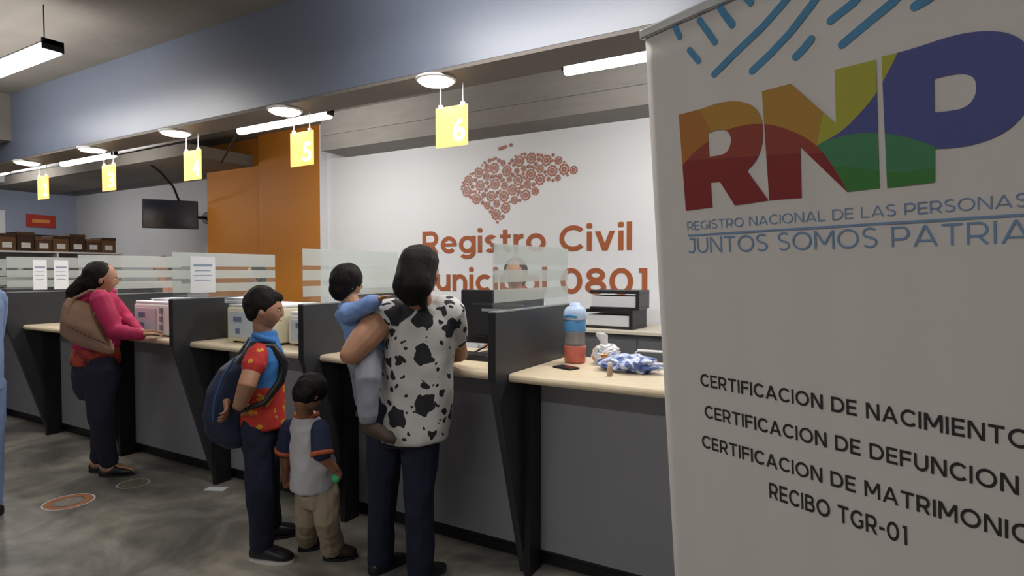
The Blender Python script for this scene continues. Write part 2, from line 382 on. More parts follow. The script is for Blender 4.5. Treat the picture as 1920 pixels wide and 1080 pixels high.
for i in range(9):
    x1 = PX[i - 1] - .019 if i else 2.2
    x0 = PX[i] + .019
    off = ((x0 + x1) / 2, 2.7, 0)
    # worktop: bull-nosed slab
    bm = bmesh.new(); r = .02; pr = [(2.35 + r - r * math.cos(a), WTZ - r - r * math.sin(a)) for a in [math.radians(-90 + 22.5 * k) for k in range(9)]]
    pr += [(3.04, WTZ - .04), (3.04, WTZ)]
    prism(bm, pr, 0, x0 + .002, x1 - .002)
    o = link('worktop', bm, WOOD, None, off); o.location = off
    props(o, 'pale wood rounded-edge worktop, ' + bays[i], 'worktop', 'pale wood worktops of the counter bays')
    t = empty('counter_base', off, 'grey counter base with black kick, ' + bays[i], 'counter', 'grey counter bases of the bays')
    B('front_panel', (x0, 2.62, .09), (x1, 2.64, WTZ - .042), FRONT, t, off)
    B('kick_plate', (x0, 2.66, 0), (x1, 2.68, .09), KICK, t, off)
    B('bottom_board', (x0, 2.625, .072), (x1, 3.0, .088), KICK, t, off)
    B('top_rail', (x0 + .04, 2.70, WTZ - .11), (x1 - .04, 2.74, WTZ - .042), KICK, t, off)

# ================================================================== LIGHTS
def tube_lamp(x0, x1, y, z, wdt, hgt, label, power, group, up=True):
    t = empty('tube_light', ((x0 + x1) / 2, y, z), label, 'ceiling light', group); off = t.location.copy()
    bm = bmesh.new(); prism(bm, [(y - wdt / 2, z + hgt), (y + wdt / 2, z + hgt), (y + wdt * .3, z + hgt + .03), (y - wdt * .3, z + hgt + .03)], 0, x0, x1); link('housing', bm, GREYP, t, off)
    bm = bmesh.new(); prism(bm, [(y - wdt / 2, z + hgt), (y - wdt / 2 * .85, z + hgt * .25), (y - wdt * .25, z), (y + wdt * .25, z), (y + wdt / 2 * .85, z + hgt * .25), (y + wdt / 2, z + hgt)], 0, x0 + .015, x1 - .015); link('diffuser', bm, TUBE, t, off)
    for xx in (x0, x1 - .015): B('end_cap', (xx, y - wdt / 2, z + hgt * .4), (xx + .015, y + wdt / 2, z + hgt + .032), BLACK, t, off)
    for xx in (x0 + .12, x1 - .12):
        bm = bmesh.new(); tube(bm, [(xx, y, z + hgt + .03), (xx, y, CEIL - .002)], .004, 6, False); link('hanger', bm, BLACK, t, off)
    area('tube_lamp', Vector((0, 0, -.012)), x1 - x0, wdt, power, parent=t)
    if not up: return t
    area('tube_lamp_up', Vector((0, 0, hgt + .045)), x1 - x0, wdt, power * .45, parent=t, rot=(math.pi, 0, 0))
    for s in (-1, 1): area('tube_lamp_side', Vector((0, s * (wdt / 2 + .005), hgt * .5)), x1 - x0, hgt, power * .6, parent=t, rot=(s * math.pi / 2, 0, 0))
    return t
tube_lamp(-6.8, -4.42, 1.83, 2.88, .12, .06, 'large bright tube light hanging over the hall at upper left', HALL_W, 'hall tube lights')
tube_lamp(-2.2, -.72, 1.83, 2.88, .12, .06, 'tube light hanging over the hall above the mother', HALL_W, 'hall tube lights')
tube_lamp(-6.82, -4.42, -1.2, 2.88, .12, .06, 'added unseen fill tube light at the back of the hall, far left', HALL_W * .7, 'hall tube lights', False)  # unseen fill tube, added to brighten the hall
tube_lamp(-2.7, -.3, -1.2, 2.88, .12, .06, 'added unseen fill tube light at the back of the hall behind the viewer', HALL_W * 2.1, 'hall tube lights', False)  # unseen fill tube, added behind the camera to light the banner
for xa, lab in ((-1.62, 'slim lit tube light by the top left corner of the banner'), (-4.93, 'slim lit tube light above hanging sign 5'), (-8.3, 'tube light hidden above hanging signs 2 and 3'), (1.4, 'tube light over the office hidden by the banner')):
    tube_lamp(xa, xa + 1.2, 3.5, 2.765, .07, .05, lab, OFFICE_W * (.35 if xa < -8 else 1), 'office tube lights')
tube_lamp(-11.0, -9.8, 3.5, 2.8, .07, .05, 'far tube light over the end of the office', OFFICE_W * .9, 'office tube lights')
for k in range(6):
    x = -.139 - 1.247 * (1.5 + k); n = 6 - k
    t = empty('downlight', (x, 2.655, BZ), ['largest round downlight, nearest the banner under the beam','round downlight beside the lit slim tube above the orange column','round downlight third from the banner, above the left end of the orange wall','round downlight fourth from the banner, above the television','round downlight fifth from the banner under the beam','farthest round downlight at the left picture edge'][k], 'downlight', 'round downlights under the beam')
    bm = bmesh.new(); lathe(bm, [(.112, 0), (.114, -.008), (.105, -.014), (.1, -.014)], n=32); link('rim', bm, WPLAS, t, smooth=True)
    bm = bmesh.new(); lathe(bm, [(.098, -.002), (.1, -.016), (.085, -.026), (.05, -.032), (.0, -.034)], n=32); link('diffuser', bm, RINGE, t, smooth=True)
    l = bpy.data.lights.new('disc_lamp', 'AREA'); l.shape = 'DISK'; l.size = .15; l.energy = RING_W; l.color = (1, .96, .9)
    lo = bpy.data.objects.new('disc_lamp', l); C.objects.link(lo); lo.parent = t; lo.location = (0, 0, -.04)

# hanging number signs: yellow translucent acrylic, with a glow added for the office light
ym = bpy.data.materials.new('yellow_acrylic'); ym.use_nodes = True; nt = ym.node_tree; N = nt.nodes; L = nt.links
N.remove(N['Principled BSDF'])
tc = N.new('ShaderNodeTexCoord'); nz = N.new('ShaderNodeTexNoise'); nz.inputs['Scale'].default_value = 2
mx = N.new('ShaderNodeMix'); mx.data_type = 'RGBA'; mx.inputs[6].default_value = (1, .64, .18, 1); mx.inputs[7].default_value = (1, .78, .40, 1)
L.new(tc.outputs['Object'], nz.inputs[0]); L.new(nz.outputs[0], mx.inputs[0])
df = N.new('ShaderNodeBsdfDiffuse'); tl = N.new('ShaderNodeBsdfTranslucent'); ms = N.new('ShaderNodeMixShader'); ms.inputs[0].default_value = .72
L.new(mx.outputs[2], df.inputs[0]); L.new(mx.outputs[2], tl.inputs[0]); L.new(df.outputs[0], ms.inputs[1]); L.new(tl.outputs[0], ms.inputs[2])
em = N.new('ShaderNodeEmission'); em.inputs[1].default_value = .5; L.new(mx.outputs[2], em.inputs[0])  # emission imitates lamplight on the acrylic; the panels are no lamps
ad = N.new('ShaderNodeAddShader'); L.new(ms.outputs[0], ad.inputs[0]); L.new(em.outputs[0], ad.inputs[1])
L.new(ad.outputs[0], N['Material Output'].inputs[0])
SIGNW = emis('sign_white_added_glow', (1, .96, .85), .75)  # digits get an added glow as well; they have no light inside
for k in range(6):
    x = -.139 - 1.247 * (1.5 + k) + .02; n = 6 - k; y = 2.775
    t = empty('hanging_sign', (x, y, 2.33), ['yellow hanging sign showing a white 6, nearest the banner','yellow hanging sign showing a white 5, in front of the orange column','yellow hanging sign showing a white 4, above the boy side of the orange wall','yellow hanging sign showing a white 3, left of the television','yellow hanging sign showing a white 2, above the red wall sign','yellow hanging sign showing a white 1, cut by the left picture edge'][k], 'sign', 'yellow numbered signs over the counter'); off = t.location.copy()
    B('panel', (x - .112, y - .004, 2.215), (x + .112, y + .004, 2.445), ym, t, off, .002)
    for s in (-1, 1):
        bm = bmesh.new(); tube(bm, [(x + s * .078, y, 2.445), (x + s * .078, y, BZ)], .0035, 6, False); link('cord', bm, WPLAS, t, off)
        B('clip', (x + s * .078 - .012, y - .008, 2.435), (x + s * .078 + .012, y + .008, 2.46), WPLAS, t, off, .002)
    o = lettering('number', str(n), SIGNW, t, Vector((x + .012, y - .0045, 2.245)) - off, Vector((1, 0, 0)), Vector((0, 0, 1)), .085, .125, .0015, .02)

# ================================================================== WALL ART
RUST = mat('rust_red_vinyl', (.36, .10, .035), .5, var=.08); RUSTP = mat('dusty_red_vinyl', (.38, .15, .10), .5, var=.15, scale=14)
t = empty('wall_lettering', (-2.8, YW - .004, 1.5), 'large rust-red wall lettering reading Registro Civil Municipal 0801', 'lettering'); off = t.location.copy()
strokes_text('first_line', 'Registro Civil', RUST, t, Vector((-3.97, YW - .001, 1.685)) - off, Vector((1, 0, 0)), Vector((0, 0, 1)), 2.32, .235, .004, .18, True, .11)
strokes_text('second_line', 'Municipal 0801', RUST, t, Vector((-4.10, YW - .001, 1.29)) - off, Vector((1, 0, 0)), Vector((0, 0, 1)), 2.60, .235, .004, .18, True, .11)
hm = [(270,390),(300,350),(370,290),(430,245),(480,235),(515,235),(520,270),(560,260),(590,225),(640,205),(700,210),(760,220),(820,215),(870,250),(920,280),(970,310),(960,330),(910,350),(860,375),(820,390),(770,380),(740,400),(730,445),(690,480),(640,495),(600,510),(580,530),(550,540),(545,580),(520,610),(490,640),(465,620),(460,590),(430,570),(420,530),(370,520),(330,490),(280,470),(265,440)]
poly = []
for a, c in hm:
    p = WY(780 + a * .3148, 220 + c * .3148, YW - .004); poly.append((p.x, p.z))
def inside(x, z):
    r = False; j = len(poly) - 1
    for i in range(len(poly)):
        if (poly[i][1] > z) != (poly[j][1] > z) and x < (poly[j][0] - poly[i][0]) * (z - poly[i][1]) / (poly[j][1] - poly[i][1]) + poly[i][0]: r = not r
        j = i
    return r
xs = [p[0] for p in poly]; zs = [p[1] for p in poly]; placed = []
bm = bmesh.new()
def ringshape(x, z, ro, ri, teeth=0):
    n = 18; V = []
    for k in range(n):
        a = 2 * math.pi * k / n; rr = ro * (1.0 if not teeth or k % 2 else .84)
        V.append((x + rr * math.cos(a), z + rr * math.sin(a), x + ri * math.cos(a), z + ri * math.sin(a)))
    y0 = YW - .0045
    O = [bm.verts.new((v[0], y0, v[1])) for v in V]
    if ri < .001: bm.faces.new(O); return
    I = [bm.verts.new((v[2], y0, v[3])) for v in V]
    for k in range(n): bm.faces.new((O[k], O[(k + 1) % n], I[(k + 1) % n], I[k]))
for rad in (.058, .043, .032, .023, .016, .011):
    for _ in range(2600):
        x = random.uniform(min(xs), max(xs)); z = random.uniform(min(zs), max(zs))
        if not inside(x, z) or not all(inside(x + rad * .75 * math.cos(a), z + rad * .75 * math.sin(a)) for a in (0, 1.57, 3.14, 4.71)): continue
        if any((x - q[0]) ** 2 + (z - q[1]) ** 2 < ((rad + q[2]) * .97) ** 2 for q in placed): continue
        placed.append((x, z, rad))
        if rad > .02: ringshape(x, z, rad, rad * .62, 1); ringshape(x, z, rad * .46, rad * .12)
        else: ringshape(x, z, rad, 0)
for a, c in ((500, 187), (515, 182), (533, 176), (565, 165)):
    p = WY(780 + a * .3148, 220 + c * .3148, YW - .004); ringshape(p.x, p.z, .018, 0)
o = link('wall_map', bm, RUSTP, None, (-2.9, YW - .004, 2.2)); o.location = (-2.9, YW - .004, 2.2)
sm = o.modifiers.new('s', 'SOLIDIFY'); sm.thickness = .002
props(o, 'rust-red country map made of small rings and dots on the white wall', 'wall decal', None, 'stuff')

# far wall: red sign, dark cupboard head, notice
o = props(B('red_wall_sign', (0, -.42, -.11), (.02, .0, .11), mat('red_sign', (.5, .05, .03), .5)), 'small red rectangular sign on the far blue-grey wall', 'sign'); o.location = (XL + .005, 5.05, 2.37)
q = B('arrow_mark', (.02, -.34, -.03), (.022, -.08, .03), mat('orange_mark', (.8, .35, .1), .5), o)
t = empty('wall_cabinet', (XL + .1, 4.85, 2.03), 'long dark wall cabinet below the red sign on the far wall', 'cabinet'); off = t.location.copy()
B('body', (XL, 4.2, 1.92), (XL + .28, 5.38, 2.12), BLACK, t, off, .01); B('door', (XL + .28, 4.22, 1.94), (XL + .295, 4.78, 2.1), DARK, t, off); B('door', (XL + .28, 4.8, 1.94), (XL + .295, 5.36, 2.1), DARK, t, off)
o = props(B('wall_notice', (0, -.28, -.2), (.006, .24, .2), PAPER), 'white notice sheet on the far blue-grey wall by the left picture edge', 'notice'); o.location = (XL + .004, 4.1, 2.32)
o = empty('wall_alarm_box', (-9.9, 5.36, 2.5), 'small pale alarm box high on the wall left of the television', 'alarm box')
B('case', (-.14, -.03, -.12), (.14, .04, .12), OFFW, o, None, .008); B('grille', (-.06, -.034, -.03), (.06, -.03, .01), DARK, o)

# shelf unit with file boxes
t = empty('shelf_unit', (-9.5, 4.0, 0), 'white shelf unit at the far end carrying brown file boxes', 'shelf'); off = t.location.copy()
SX0, SX1, SY0, SY1, SZ = -9.85, -9.45, 3.05, 4.75, 1.745
for yy in (SY0, (SY0 + SY1) / 2, SY1 - .02): B('side_panel', (SX0, yy, 0), (SX1, yy + .02, SZ), WPLAS, t, off)
for zz in (.1, .55, 1.0, 1.4, SZ): B('shelf', (SX0, SY0, zz), (SX1, SY1, zz + .022), WPLAS, t, off)
B('back_panel', (SX0 - .01, SY0, 0), (SX0, SY1, SZ), OFFW, t, off)
BRN = [mat('brown_card_%s' % 'abc'[i], c, .8, var=.35, scale=12) for i, c in enumerate([(.10, .05, .025), (.16, .085, .04), (.06, .032, .02)])]
bxlab = ['left end', 'second from left', 'third from left', 'fourth from left', 'middle', 'fourth from right', 'third from right', 'second from right', 'right end']
yb = SY0 + .02
for i in range(8):
    wd = .19; hh = .19 + .03 * (i % 3)
    t = empty('file_box', (-9.66, yb + wd / 2, SZ + .022), 'brown file box on top of the far shelf unit, %s of the row' % bxlab[i if i < 7 else 8], 'box', 'brown file boxes on the far shelf')
    B('body', (-.16, -wd / 2, 0), (.16, wd / 2, hh - .04), BRN[i % 3], t, None, .004)
    B('lid', (-.165, -wd / 2 - .004, hh - .04), (.165, wd / 2 + .004, hh), BRN[(i + 1) % 3], t, None, .004)
    B('spine_label', (.16, -.05, .04), (.162, .05, .11), WPLAS, t)
    yb += wd + .012
for k, (z0, n) in enumerate(((1.422, 9),)):
    for j in range(n):
        y0 = SY0 + .06 + j * .175
        o = props(B('ring_binder', (-.13, 0, 0), (.13, .08, .27 - .03 * (j % 3)), [BRN[0], DARK, GREYP][(j + k) % 3], None, None, .004), '%s upright binder on the far shelf below the file boxes, %s' % (['brown', 'charcoal', 'grey'][j % 3], bxlab[j]), 'binder', 'ring binders on the upper shelf')
        if abs(y0 + .04 - (SY0 + SY1) / 2) < .07: y0 += .06
        o.location = (-9.62, y0, z0)
        B('spine_label', (.13, .02, .08), (.132, .06, .17), PAPER, o)

# television on a wall arm
TVP = WY(320, 402, 4.78); t = empty('television', TVP, 'black flat television on an arm beside the orange wall', 'television', rz=R(58))
bm = bmesh.new(); box(bm, (-.34, -.02, -.20), (.34, .03, .20)); link('case', bm, BLACK, t, bevel=.008)
B('screen', (-.325, -.022, -.185), (.325, -.02, .185), mat('dark_screen', (.012, .013, .02), .15), t)
B('rear_housing', (-.22, .03, -.14), (.22, .08, .1), BLACK, t, None, .01)
tl_ = lambda x, y, z: Matrix.Rotation(R(-58), 3, 'Z') @ (Vector((x, y, z)) - TVP)
bm = bmesh.new(); tube(bm, [(0, .07, 0), tl_(TVP.x - .25, 5.1, TVP.z), tl_(TVP.x - .1, 5.35, TVP.z)], .022); link('wall_arm', bm, BLACK, t, smooth=True)
bm = bmesh.new(); tube(bm, [tl_(TVP.x - .1, 5.36, TVP.z), tl_(TVP.x - .1, 5.398, TVP.z)], .09, 12, False); link('wall_plate', bm, BLACK, t)
bm = bmesh.new(); tube(bm, [(0, 0, 0), (0.01, 0, -.35), (-.02, 0, -.9)], .008, 6); o = link('hanging_cable', bm, BLACK); o.location = (-7.9, 5.36, 2.0)
props(o, 'thin dark cable hanging down the wall below the television', 'cable')

# ================================================================== THINGS ON THE COUNTER
def carton(x0, x1, y0, y1, h, label, m=WPLAS):
    t = empty('white_machine', ((x0 + x1) / 2, (y0 + y1) / 2, WTZ), label, 'printer', 'white office machines on the counter'); off = t.location.copy()
    z = WTZ
    B('body', (x0, y0, z + .012), (x1, y1, z + h - .02), m, t, off, .012); B('lid', (x0 + .004, y0 + .01, z + h - .018), (x1 - .004, y1, z + h), PAPER, t, off, .006)
    for xx in (x0 + .04, x1 - .04):
        for yy in (y0 + .04, y1 - .04): B('foot', (xx - .012, yy - .012, z), (xx + .012, yy + .012, z + .013), BLACK, t, off)
    xm = x0 + (x1 - x0) * .28
    B('front_cover', (x0 + .03, y0 - .006, z + .04), (xm + .16, y0, z + h - .05), mat('pale_grey_plastic', (.56, .6, .66), .4), t, off, .002)
    B('badge', (x0 + .08, y0 - .009, z + h * .55), (x0 + .16, y0 - .006, z + h * .68), mat('badge_blue', (.15, .2, .32), .5), t, off)
    B('button', (x0 + .1, y0 - .009, z + h * .25), (x0 + .14, y0 - .006, z + h * .38), mat('badge_blue', (.15, .2, .32), .5), t, off)
    for j in range(3): B('control_key', (x1 - .15, y0 - .008, z + .05 + j * .06), (x1 - .115, y0, z + .09 + j * .06), GREYP, t, off, .003)
    return t
carton(-4.70, -4.20, 2.43, 2.85, .255, 'white office machine with blue badge on the worktop beside the woman in pink')
carton(-3.63, -3.16, 2.47, 2.86, .26, 'cream white office machine behind the boy with the backpack', mat('cream_plastic', (.80, .74, .56), .4))
carton(-3.12, -2.80, 2.55, 2.82, .22, 'white office machine just left of the partition between boy and mother')
def papers(name, c, sx, sy, n, label, rz=0, grp=None, tilt=0, mt=PAPER):
    bm = bmesh.new(); rnd = random.Random(len(label))
    for k in range(n):
        a = rnd.uniform(-.2, .2); q = Matrix.Rotation(a, 4, 'Z'); z = k * .004
        vs = box(bm, (-sx / 2, -sy / 2, z), (sx / 2, sy / 2, z + .0034))
        for v in vs: v.co = q @ v.co
    o = link(name, bm, mt); o.location = c; o.rotation_euler = (tilt, 0, rz); return props(o, label, 'papers', grp)
papers('paper_stack', (-3.55, 2.62, WTZ + .262), .30, .21, 9, 'loose stack of white papers on top of the cream machine', .3)
papers('paper_stack', (-4.45, 2.62, WTZ + .257), .3, .2, 4, 'thin fan of white papers on the machine beside the woman in pink', .1)
# notices taped on the glass screens
for (pi, y0, y1, z0, z1, lab) in ((3, 2.37, 2.55, 1.35, 1.60, 'white printed notice taped on the glass screen left of the boy'), (5, 2.44, 2.545, 1.33, 1.60, 'left narrow white notice on the glass left of the woman in pink'), (5, 2.60, 2.715, 1.33, 1.60, 'right narrow white notice on the glass left of the woman in pink')):
    x = PX[pi]; o = B('taped_notice', (.006, -(y1 - y0) / 2, 0), (.0075, (y1 - y0) / 2, z1 - z0), PAPER); o.location = (x + .001, (y0 + y1) / 2, z0)
    props(o, lab, 'notice')
    for k in range(4):
        w_ = (y1 - y0) * (.38 - .05 * (k % 2)); B('print_line', (.0075, -w_, (z1 - z0) * (.72 - .13 * k)), (.008, w_ * (.9 if k else 1), (z1 - z0) * (.72 - .13 * k) + (.018 if k == 0 else .007)), mat('blue_grey_ink', (.3, .36, .48), .6), o)
# monitors seen from behind
def monitor(x, y, rz, label, z=WTZ):
    t = empty('computer_monitor', (x, y, z), label, 'monitor', 'black computer monitors on the counter', R(rz))
    bm = bmesh.new(); box(bm, (-.26, -.015, .06), (.26, .015, .37)); link('display_case', bm, BLACK, t, bevel=.006)
    B('rear_bulge', (-.17, -.05, .1), (.17, -.015, .3), BLACK, t, None, .015)
    B('vent_strip', (-.1, -.053, .25), (.1, -.05, .265), GREYP, t)
    B('screen', (-.245, .0151, .075), (.245, .0165, .355), mat('dark_screen', (.01, .01, .02), .2), t)
    B('neck', (-.03, -.045, .01), (.03, -.02, .2), BLACK, t, None, .005); B('stand_base', (-.12, -.09, 0), (.12, .08, .014), BLACK, t, None, .004)
monitor(-1.72, 2.88, 4, 'black computer monitor seen from behind, right of the mother')
monitor(-2.715, 2.93, 80, 'black monitor edge-on beside the orange wall behind the boy')
monitor(-5.45, 2.87, 10, 'black monitor behind the head of the woman in pink')
monitor(-6.9, 2.87, 5, 'black monitor in a far bay at the left')
t = empty('keyboard', (-1.84, 2.68, WTZ), 'black keyboard with cables on the worktop right of the mother', 'keyboard')
B('case', (-.22, -.07, 0), (.22, .07, .022), BLACK, t, None, .005)
for j in range(4): 
    for i_ in range(11): B('key', (-.205 + i_ * .037, -.058 + j * .03, .022), (-.175 + i_ * .037, -.034 + j * .03, .029), DARK, t)
bm = bmesh.new(); tube(bm, [(.0, .07, .012), (.06, .12, .05), (.14, .06, .09), (.2, .1, .04), (.14, .13, .012)], .005, 8); link('cable', bm, BLACK, t, smooth=True)
t = empty('desk_telephone', (-1.48, 2.62, WTZ), 'black desk telephone with light keypad on the worktop beside the near partition', 'telephone')
bm = bmesh.new(); prism(bm, [(-.09, 0), (.09, 0), (.09, .07), (-.09, .025)], 0, -.08, .08); link('base', bm, BLACK, t, bevel=.006)
bm = bmesh.new(); tube(bm, [(-.055, -.08, .07), (-.055, -.02, .085), (-.055, .04, .09), (-.055, .09, .1)], [.022, .014, .014, .022], 10); link('handset', bm, BLACK, t, smooth=True)
B('keypad', (-.01, -.05, .045), (.06, .02, .062), GREYP, t, None, .003)

# big sports bottle
t = empty('water_bottle', (-1.24, 2.83, WTZ), 'large plastic bottle with pale blue cap and red bottom beside the near partition', 'bottle')
bm = bmesh.new(); lathe(bm, [(.05, 0), (.056, .008), (.057, .085), (.055, .09)], n=28); link('red_bottom', bm, mat('red_translucent', (.62, .16, .12), .3, var=.2, scale=30), t, smooth=True)
bm = bmesh.new(); lathe(bm, [(.053, .09), (.053, .16), (.056, .165)], n=28); link('clear_wall', bm, glassy('bottle_plastic', (.9, .9, .92), .4, (.6, .58, .62)), t, smooth=True)
bm = bmesh.new(); lathe(bm, [(.056, .165), (.057, .17), (.057, .222), (.055, .226)], n=28); link('blue_sleeve', bm, mat('bottle_blue', (.10, .30, .60), .3), t, smooth=True)
bm = bmesh.new(); lathe(bm, [(.058, .226), (.061, .23), (.062, .255), (.056, .275), (.045, .29), (.03, .298), (.026, .312), (.0, .315)], n=28); link('cap', bm, mat('bottle_cap', (.50, .62, .86), .35), t, smooth=True)
bm = bmesh.new(); tube(bm, [(-.03, -.058, .245), (0, -.064, .25), (.03, -.058, .245)], .008, 8); link('cap_tab', bm, mat('tab_blue', (.05, .25, .5), .4), t, smooth=True)
def crumple(name, c, sx, sy, sz, m, label, cat, amp=.25, seed=1, sub=4, extra=None):
    bm = bmesh.new(); bmesh.ops.create_icosphere(bm, subdivisions=sub, radius=1)
    for v in bm.verts:
        p = v.co.copy(); k = 1 + amp * noise.noise(p * 1.6 + Vector((seed, 0, 0))) + amp * .7 * abs(noise.noise(p * 3.7 + Vector((0, seed, 0)))) * 1.4
        v.co = Vector((p.x * k * sx / 2, p.y * k * sy / 2, max(-1, p.z * k) * sz / 2 + sz / 2))
        v.co.z = max(.0, v.co.z)
    o = link(name, bm, m); o.location = c; return props(o, label, cat)
def patch_mat(name, cols, scale, rough=.4, metal=0):
    m = bpy.data.materials.new(name); m.use_nodes = True; nt = m.node_tree; N = nt.nodes; L = nt.links; b = N['Principled BSDF']; b.inputs['Roughness'].default_value = rough
    tc = N.new('ShaderNodeTexCoord'); n = N.new('ShaderNodeTexNoise'); n.inputs['Scale'].default_value = scale; n.inputs['Detail'].default_value = 2
    cr = N.new('ShaderNodeValToRGB'); cr.color_ramp.interpolation = 'CONSTANT'; el = cr.color_ramp.elements
    k = len(cols)
    for i, c in enumerate(cols):
        e_ = el[i] if i < 2 else el.new(.5)
        e_.position = 0 if i == 0 else .38 + .26 * (i - 1) / max(1, k - 1); e_.color = (*c, 1)
    L.new(tc.outputs['Object'], n.inputs[0]); L.new(n.outputs[0], cr.inputs[0]); L.new(cr.outputs[0], b.inputs['Base Color']); return m
bg = crumple('plastic_bag', (-1.08, 2.86, WTZ), .15, .14, .10, patch_mat('bag_print', [(.12, .3, .3), (.62, .62, .64), (.72, .7, .7), (.6, .28, .12), (.7, .7, .7)], 16, .3), 'crumpled white plastic bag with orange and green contents right of the bottle', 'bag', .3, 3)
bm = bmesh.new(); loft(bm, [(Vector((0, 0, .07)), Vector((.05, 0, 0)), Vector((0, .045, 0))), (Vector((-.01, 0, .11)), Vector((.02, 0, 0)), Vector((0, .015, 0))), (Vector((-.025, 0, .15)), Vector((.035, 0, 0)), Vector((0, .012, 0))), (Vector((-.03, 0, .16)), Vector((.02, 0, 0)), Vector((0, .008, 0)))], 12); link('bag_neck', bm, mat('bag_film', (.62, .58, .58), .3), bg, smooth=True)
crumple('blue_packet', (-.90, 2.70, WTZ), .27, .14, .075, patch_mat('packet_print', [(.06, .10, .32), (.22, .30, .62), (.55, .62, .82), (.10, .16, .42), (.7, .72, .8)], 13, .3), 'crumpled blue and white plastic packet on the nearest worktop', 'packet', .45, 8)
t = empty('small_bottle', (-.94, 2.54, WTZ), 'tiny clear bottle with pale cap in front of the blue packet', 'bottle')
bm = bmesh.new(); lathe(bm, [(.012, 0), (.013, .004), (.013, .04), (.008, .046)], n=16); link('body', bm, mat('amber_liquid', (.42, .30, .22), .2), t, smooth=True)
bm = bmesh.new(); lathe(bm, [(.009, .046), (.0095, .06), (.008, .063)], n=16); link('cap', bm, WPLAS, t, smooth=True)
t = empty('mobile_phone', (-1.20, 2.63, WTZ), 'black mobile phone lying on the nearest worktop below the bottle', 'phone', rz=R(70))
B('body', (-.035, -.06, 0), (.035, .06, .009), BLACK, t, None, .003); B('screen', (-.031, -.055, .009), (.031, .055, .0095), mat('dark_screen', (.01, .01, .02), .2), t)

# back furniture right of the near partition
t = empty('low_cabinet', (-.9, 4.6, 0), 'low dark grey cabinet against the white wall below the binders', 'cabinet'); off = t.location.copy()
B('body', (-1.95, 4.32, 0), (.9, 4.95, 1.015), GREYP, t, off, .004)
for k in range(5):
    x0 = -1.93 + k * .565; d_ = B('door', (x0, 4.30, .06), (x0 + .55, 4.32, .99), mat('dark_grey_door', (.12, .125, .135), .4), t, off, .003)
    B('handle', (x0 + .5, 4.285, .7), (x0 + .515, 4.30, .85), METAL, d_, (0, 0, 0) if 0 else off)
B('top_board', (-1.97, 4.28, 1.016), (.92, 4.97, 1.045), mat('cream_board', (.62, .57, .48), .5), t, off, .004)
for k, (dx, lab) in enumerate(((0, 'black box file with white page edges, bottom of the stack by the wall'), (.03, 'black box file with white page edges, top of the stack by the wall'))):
    z = 1.046 + k * .151; t = empty('box_file', (-1.62 + dx, 4.52, z), lab, 'box file', 'black box files stacked on the low cabinet', R(-4 + 6 * k))
    B('bottom_cover', (-.2, -.15, 0), (.2, .15, .02), BLACK, t, None, .003); B('top_cover', (-.2, -.15, .125), (.2, .15, .15), BLACK, t, None, .003)
    B('spine', (.17, -.15, .02), (.2, .15, .125), BLACK, t, None, .003); B('page_block', (-.19, -.14, .021), (.168, .14, .105), mat('page_edges', (.55, .56, .58), .7, stretch=(1, 1, 60)), t)
for k, (x, y, lab) in enumerate(((-1.05, 4.5, 'left pile of loose white papers on the low cabinet'), (-.65, 4.55, 'right pile of loose white papers on the low cabinet'))):
    papers('paper_pile', (x, y, 1.047), .34, .25, 12, lab, .2 * k)
t = empty('office_chair', (-.95, 3.85, 0), 'office chair with pale metal back rail behind the nearest worktop', 'chair'); 
for sx in (-.22, .22):
    bm = bmesh.new(); tube(bm, [(sx, -.22, 0), (sx, -.2, .45), (sx, -.18, .72)], .012, 8); link('leg', bm, METAL, t, smooth=True)
    bm = bmesh.new(); tube(bm, [(sx, .25, 0), (sx, .22, .45)], .012, 8); link('leg', bm, METAL, t, smooth=True)
B('seat', (-.24, -.2, .44), (.24, .24, .5), DARK, t, None, .02); B('backrest', (-.21, -.21, .62), (.21, -.175, .92), DARK, t, None, .015)
bm = bmesh.new(); tube(bm, [(-.24, -.18, .72), (-.26, -.17, .93), (-.22, -.17, .985), (.22, -.17, .985), (.26, -.17, .93), (.24, -.18, .72)], .011, 8); link('back_rail', bm, WPLAS, t, smooth=True)

# floor stickers and scrap of paper
def sticker(c, r, label, m1, m2):
    t = empty('floor_sticker', (c.x, c.y, 0), label, 'sticker')
    for (a, b_, mm, nm) in ((r, r * .94, WPLAS, 'rim'), (r * .93, r * .62, m1, 'ring'), (r * .55, 0, m2, 'centre')):
        bm = bmesh.new(); n = 40; O = [bm.verts.new((a * math.cos(2 * math.pi * k / n), a * math.sin(2 * math.pi * k / n), .0015)) for k in range(n)]
        if b_ > 0:
            I = [bm.verts.new((b_ * math.cos(2 * math.pi * k / n), b_ * math.sin(2 * math.pi * k / n), .0015)) for k in range(n)]
            for k in range(n): bm.faces.new((O[k], O[(k + 1) % n], I[(k + 1) % n], I[k]))
        else: bm.faces.new(O)
        link(nm, bm, mm, t)
WORN = mat('worn_orange_vinyl', (.42, .16, .07), .6, var=.4, scale=14); WORNG = mat('worn_grey_vinyl', (.27, .24, .2), .6, var=.3, scale=14)
sticker(G(129, 941), .142, 'worn round orange floor sticker in front of the woman in pink', WORN, WORNG)
sticker(G(250, 907), .10, 'faded yellowish floor sticker by the feet of the woman in pink', mat('faded_yellow_vinyl', (.22, .2, .13), .6, var=.5, scale=12), mat('faded_centre', (.2, .19, .16), .6, var=.3))
c = G(405, 917); o = B('paper_scrap', (-.07, -.035, 0), (.07, .035, .002), PAPER); o.location = (c.x, c.y, .001); o.rotation_euler = (0, 0, R(25)); props(o, 'small white paper scrap lying on the concrete floor', 'paper')

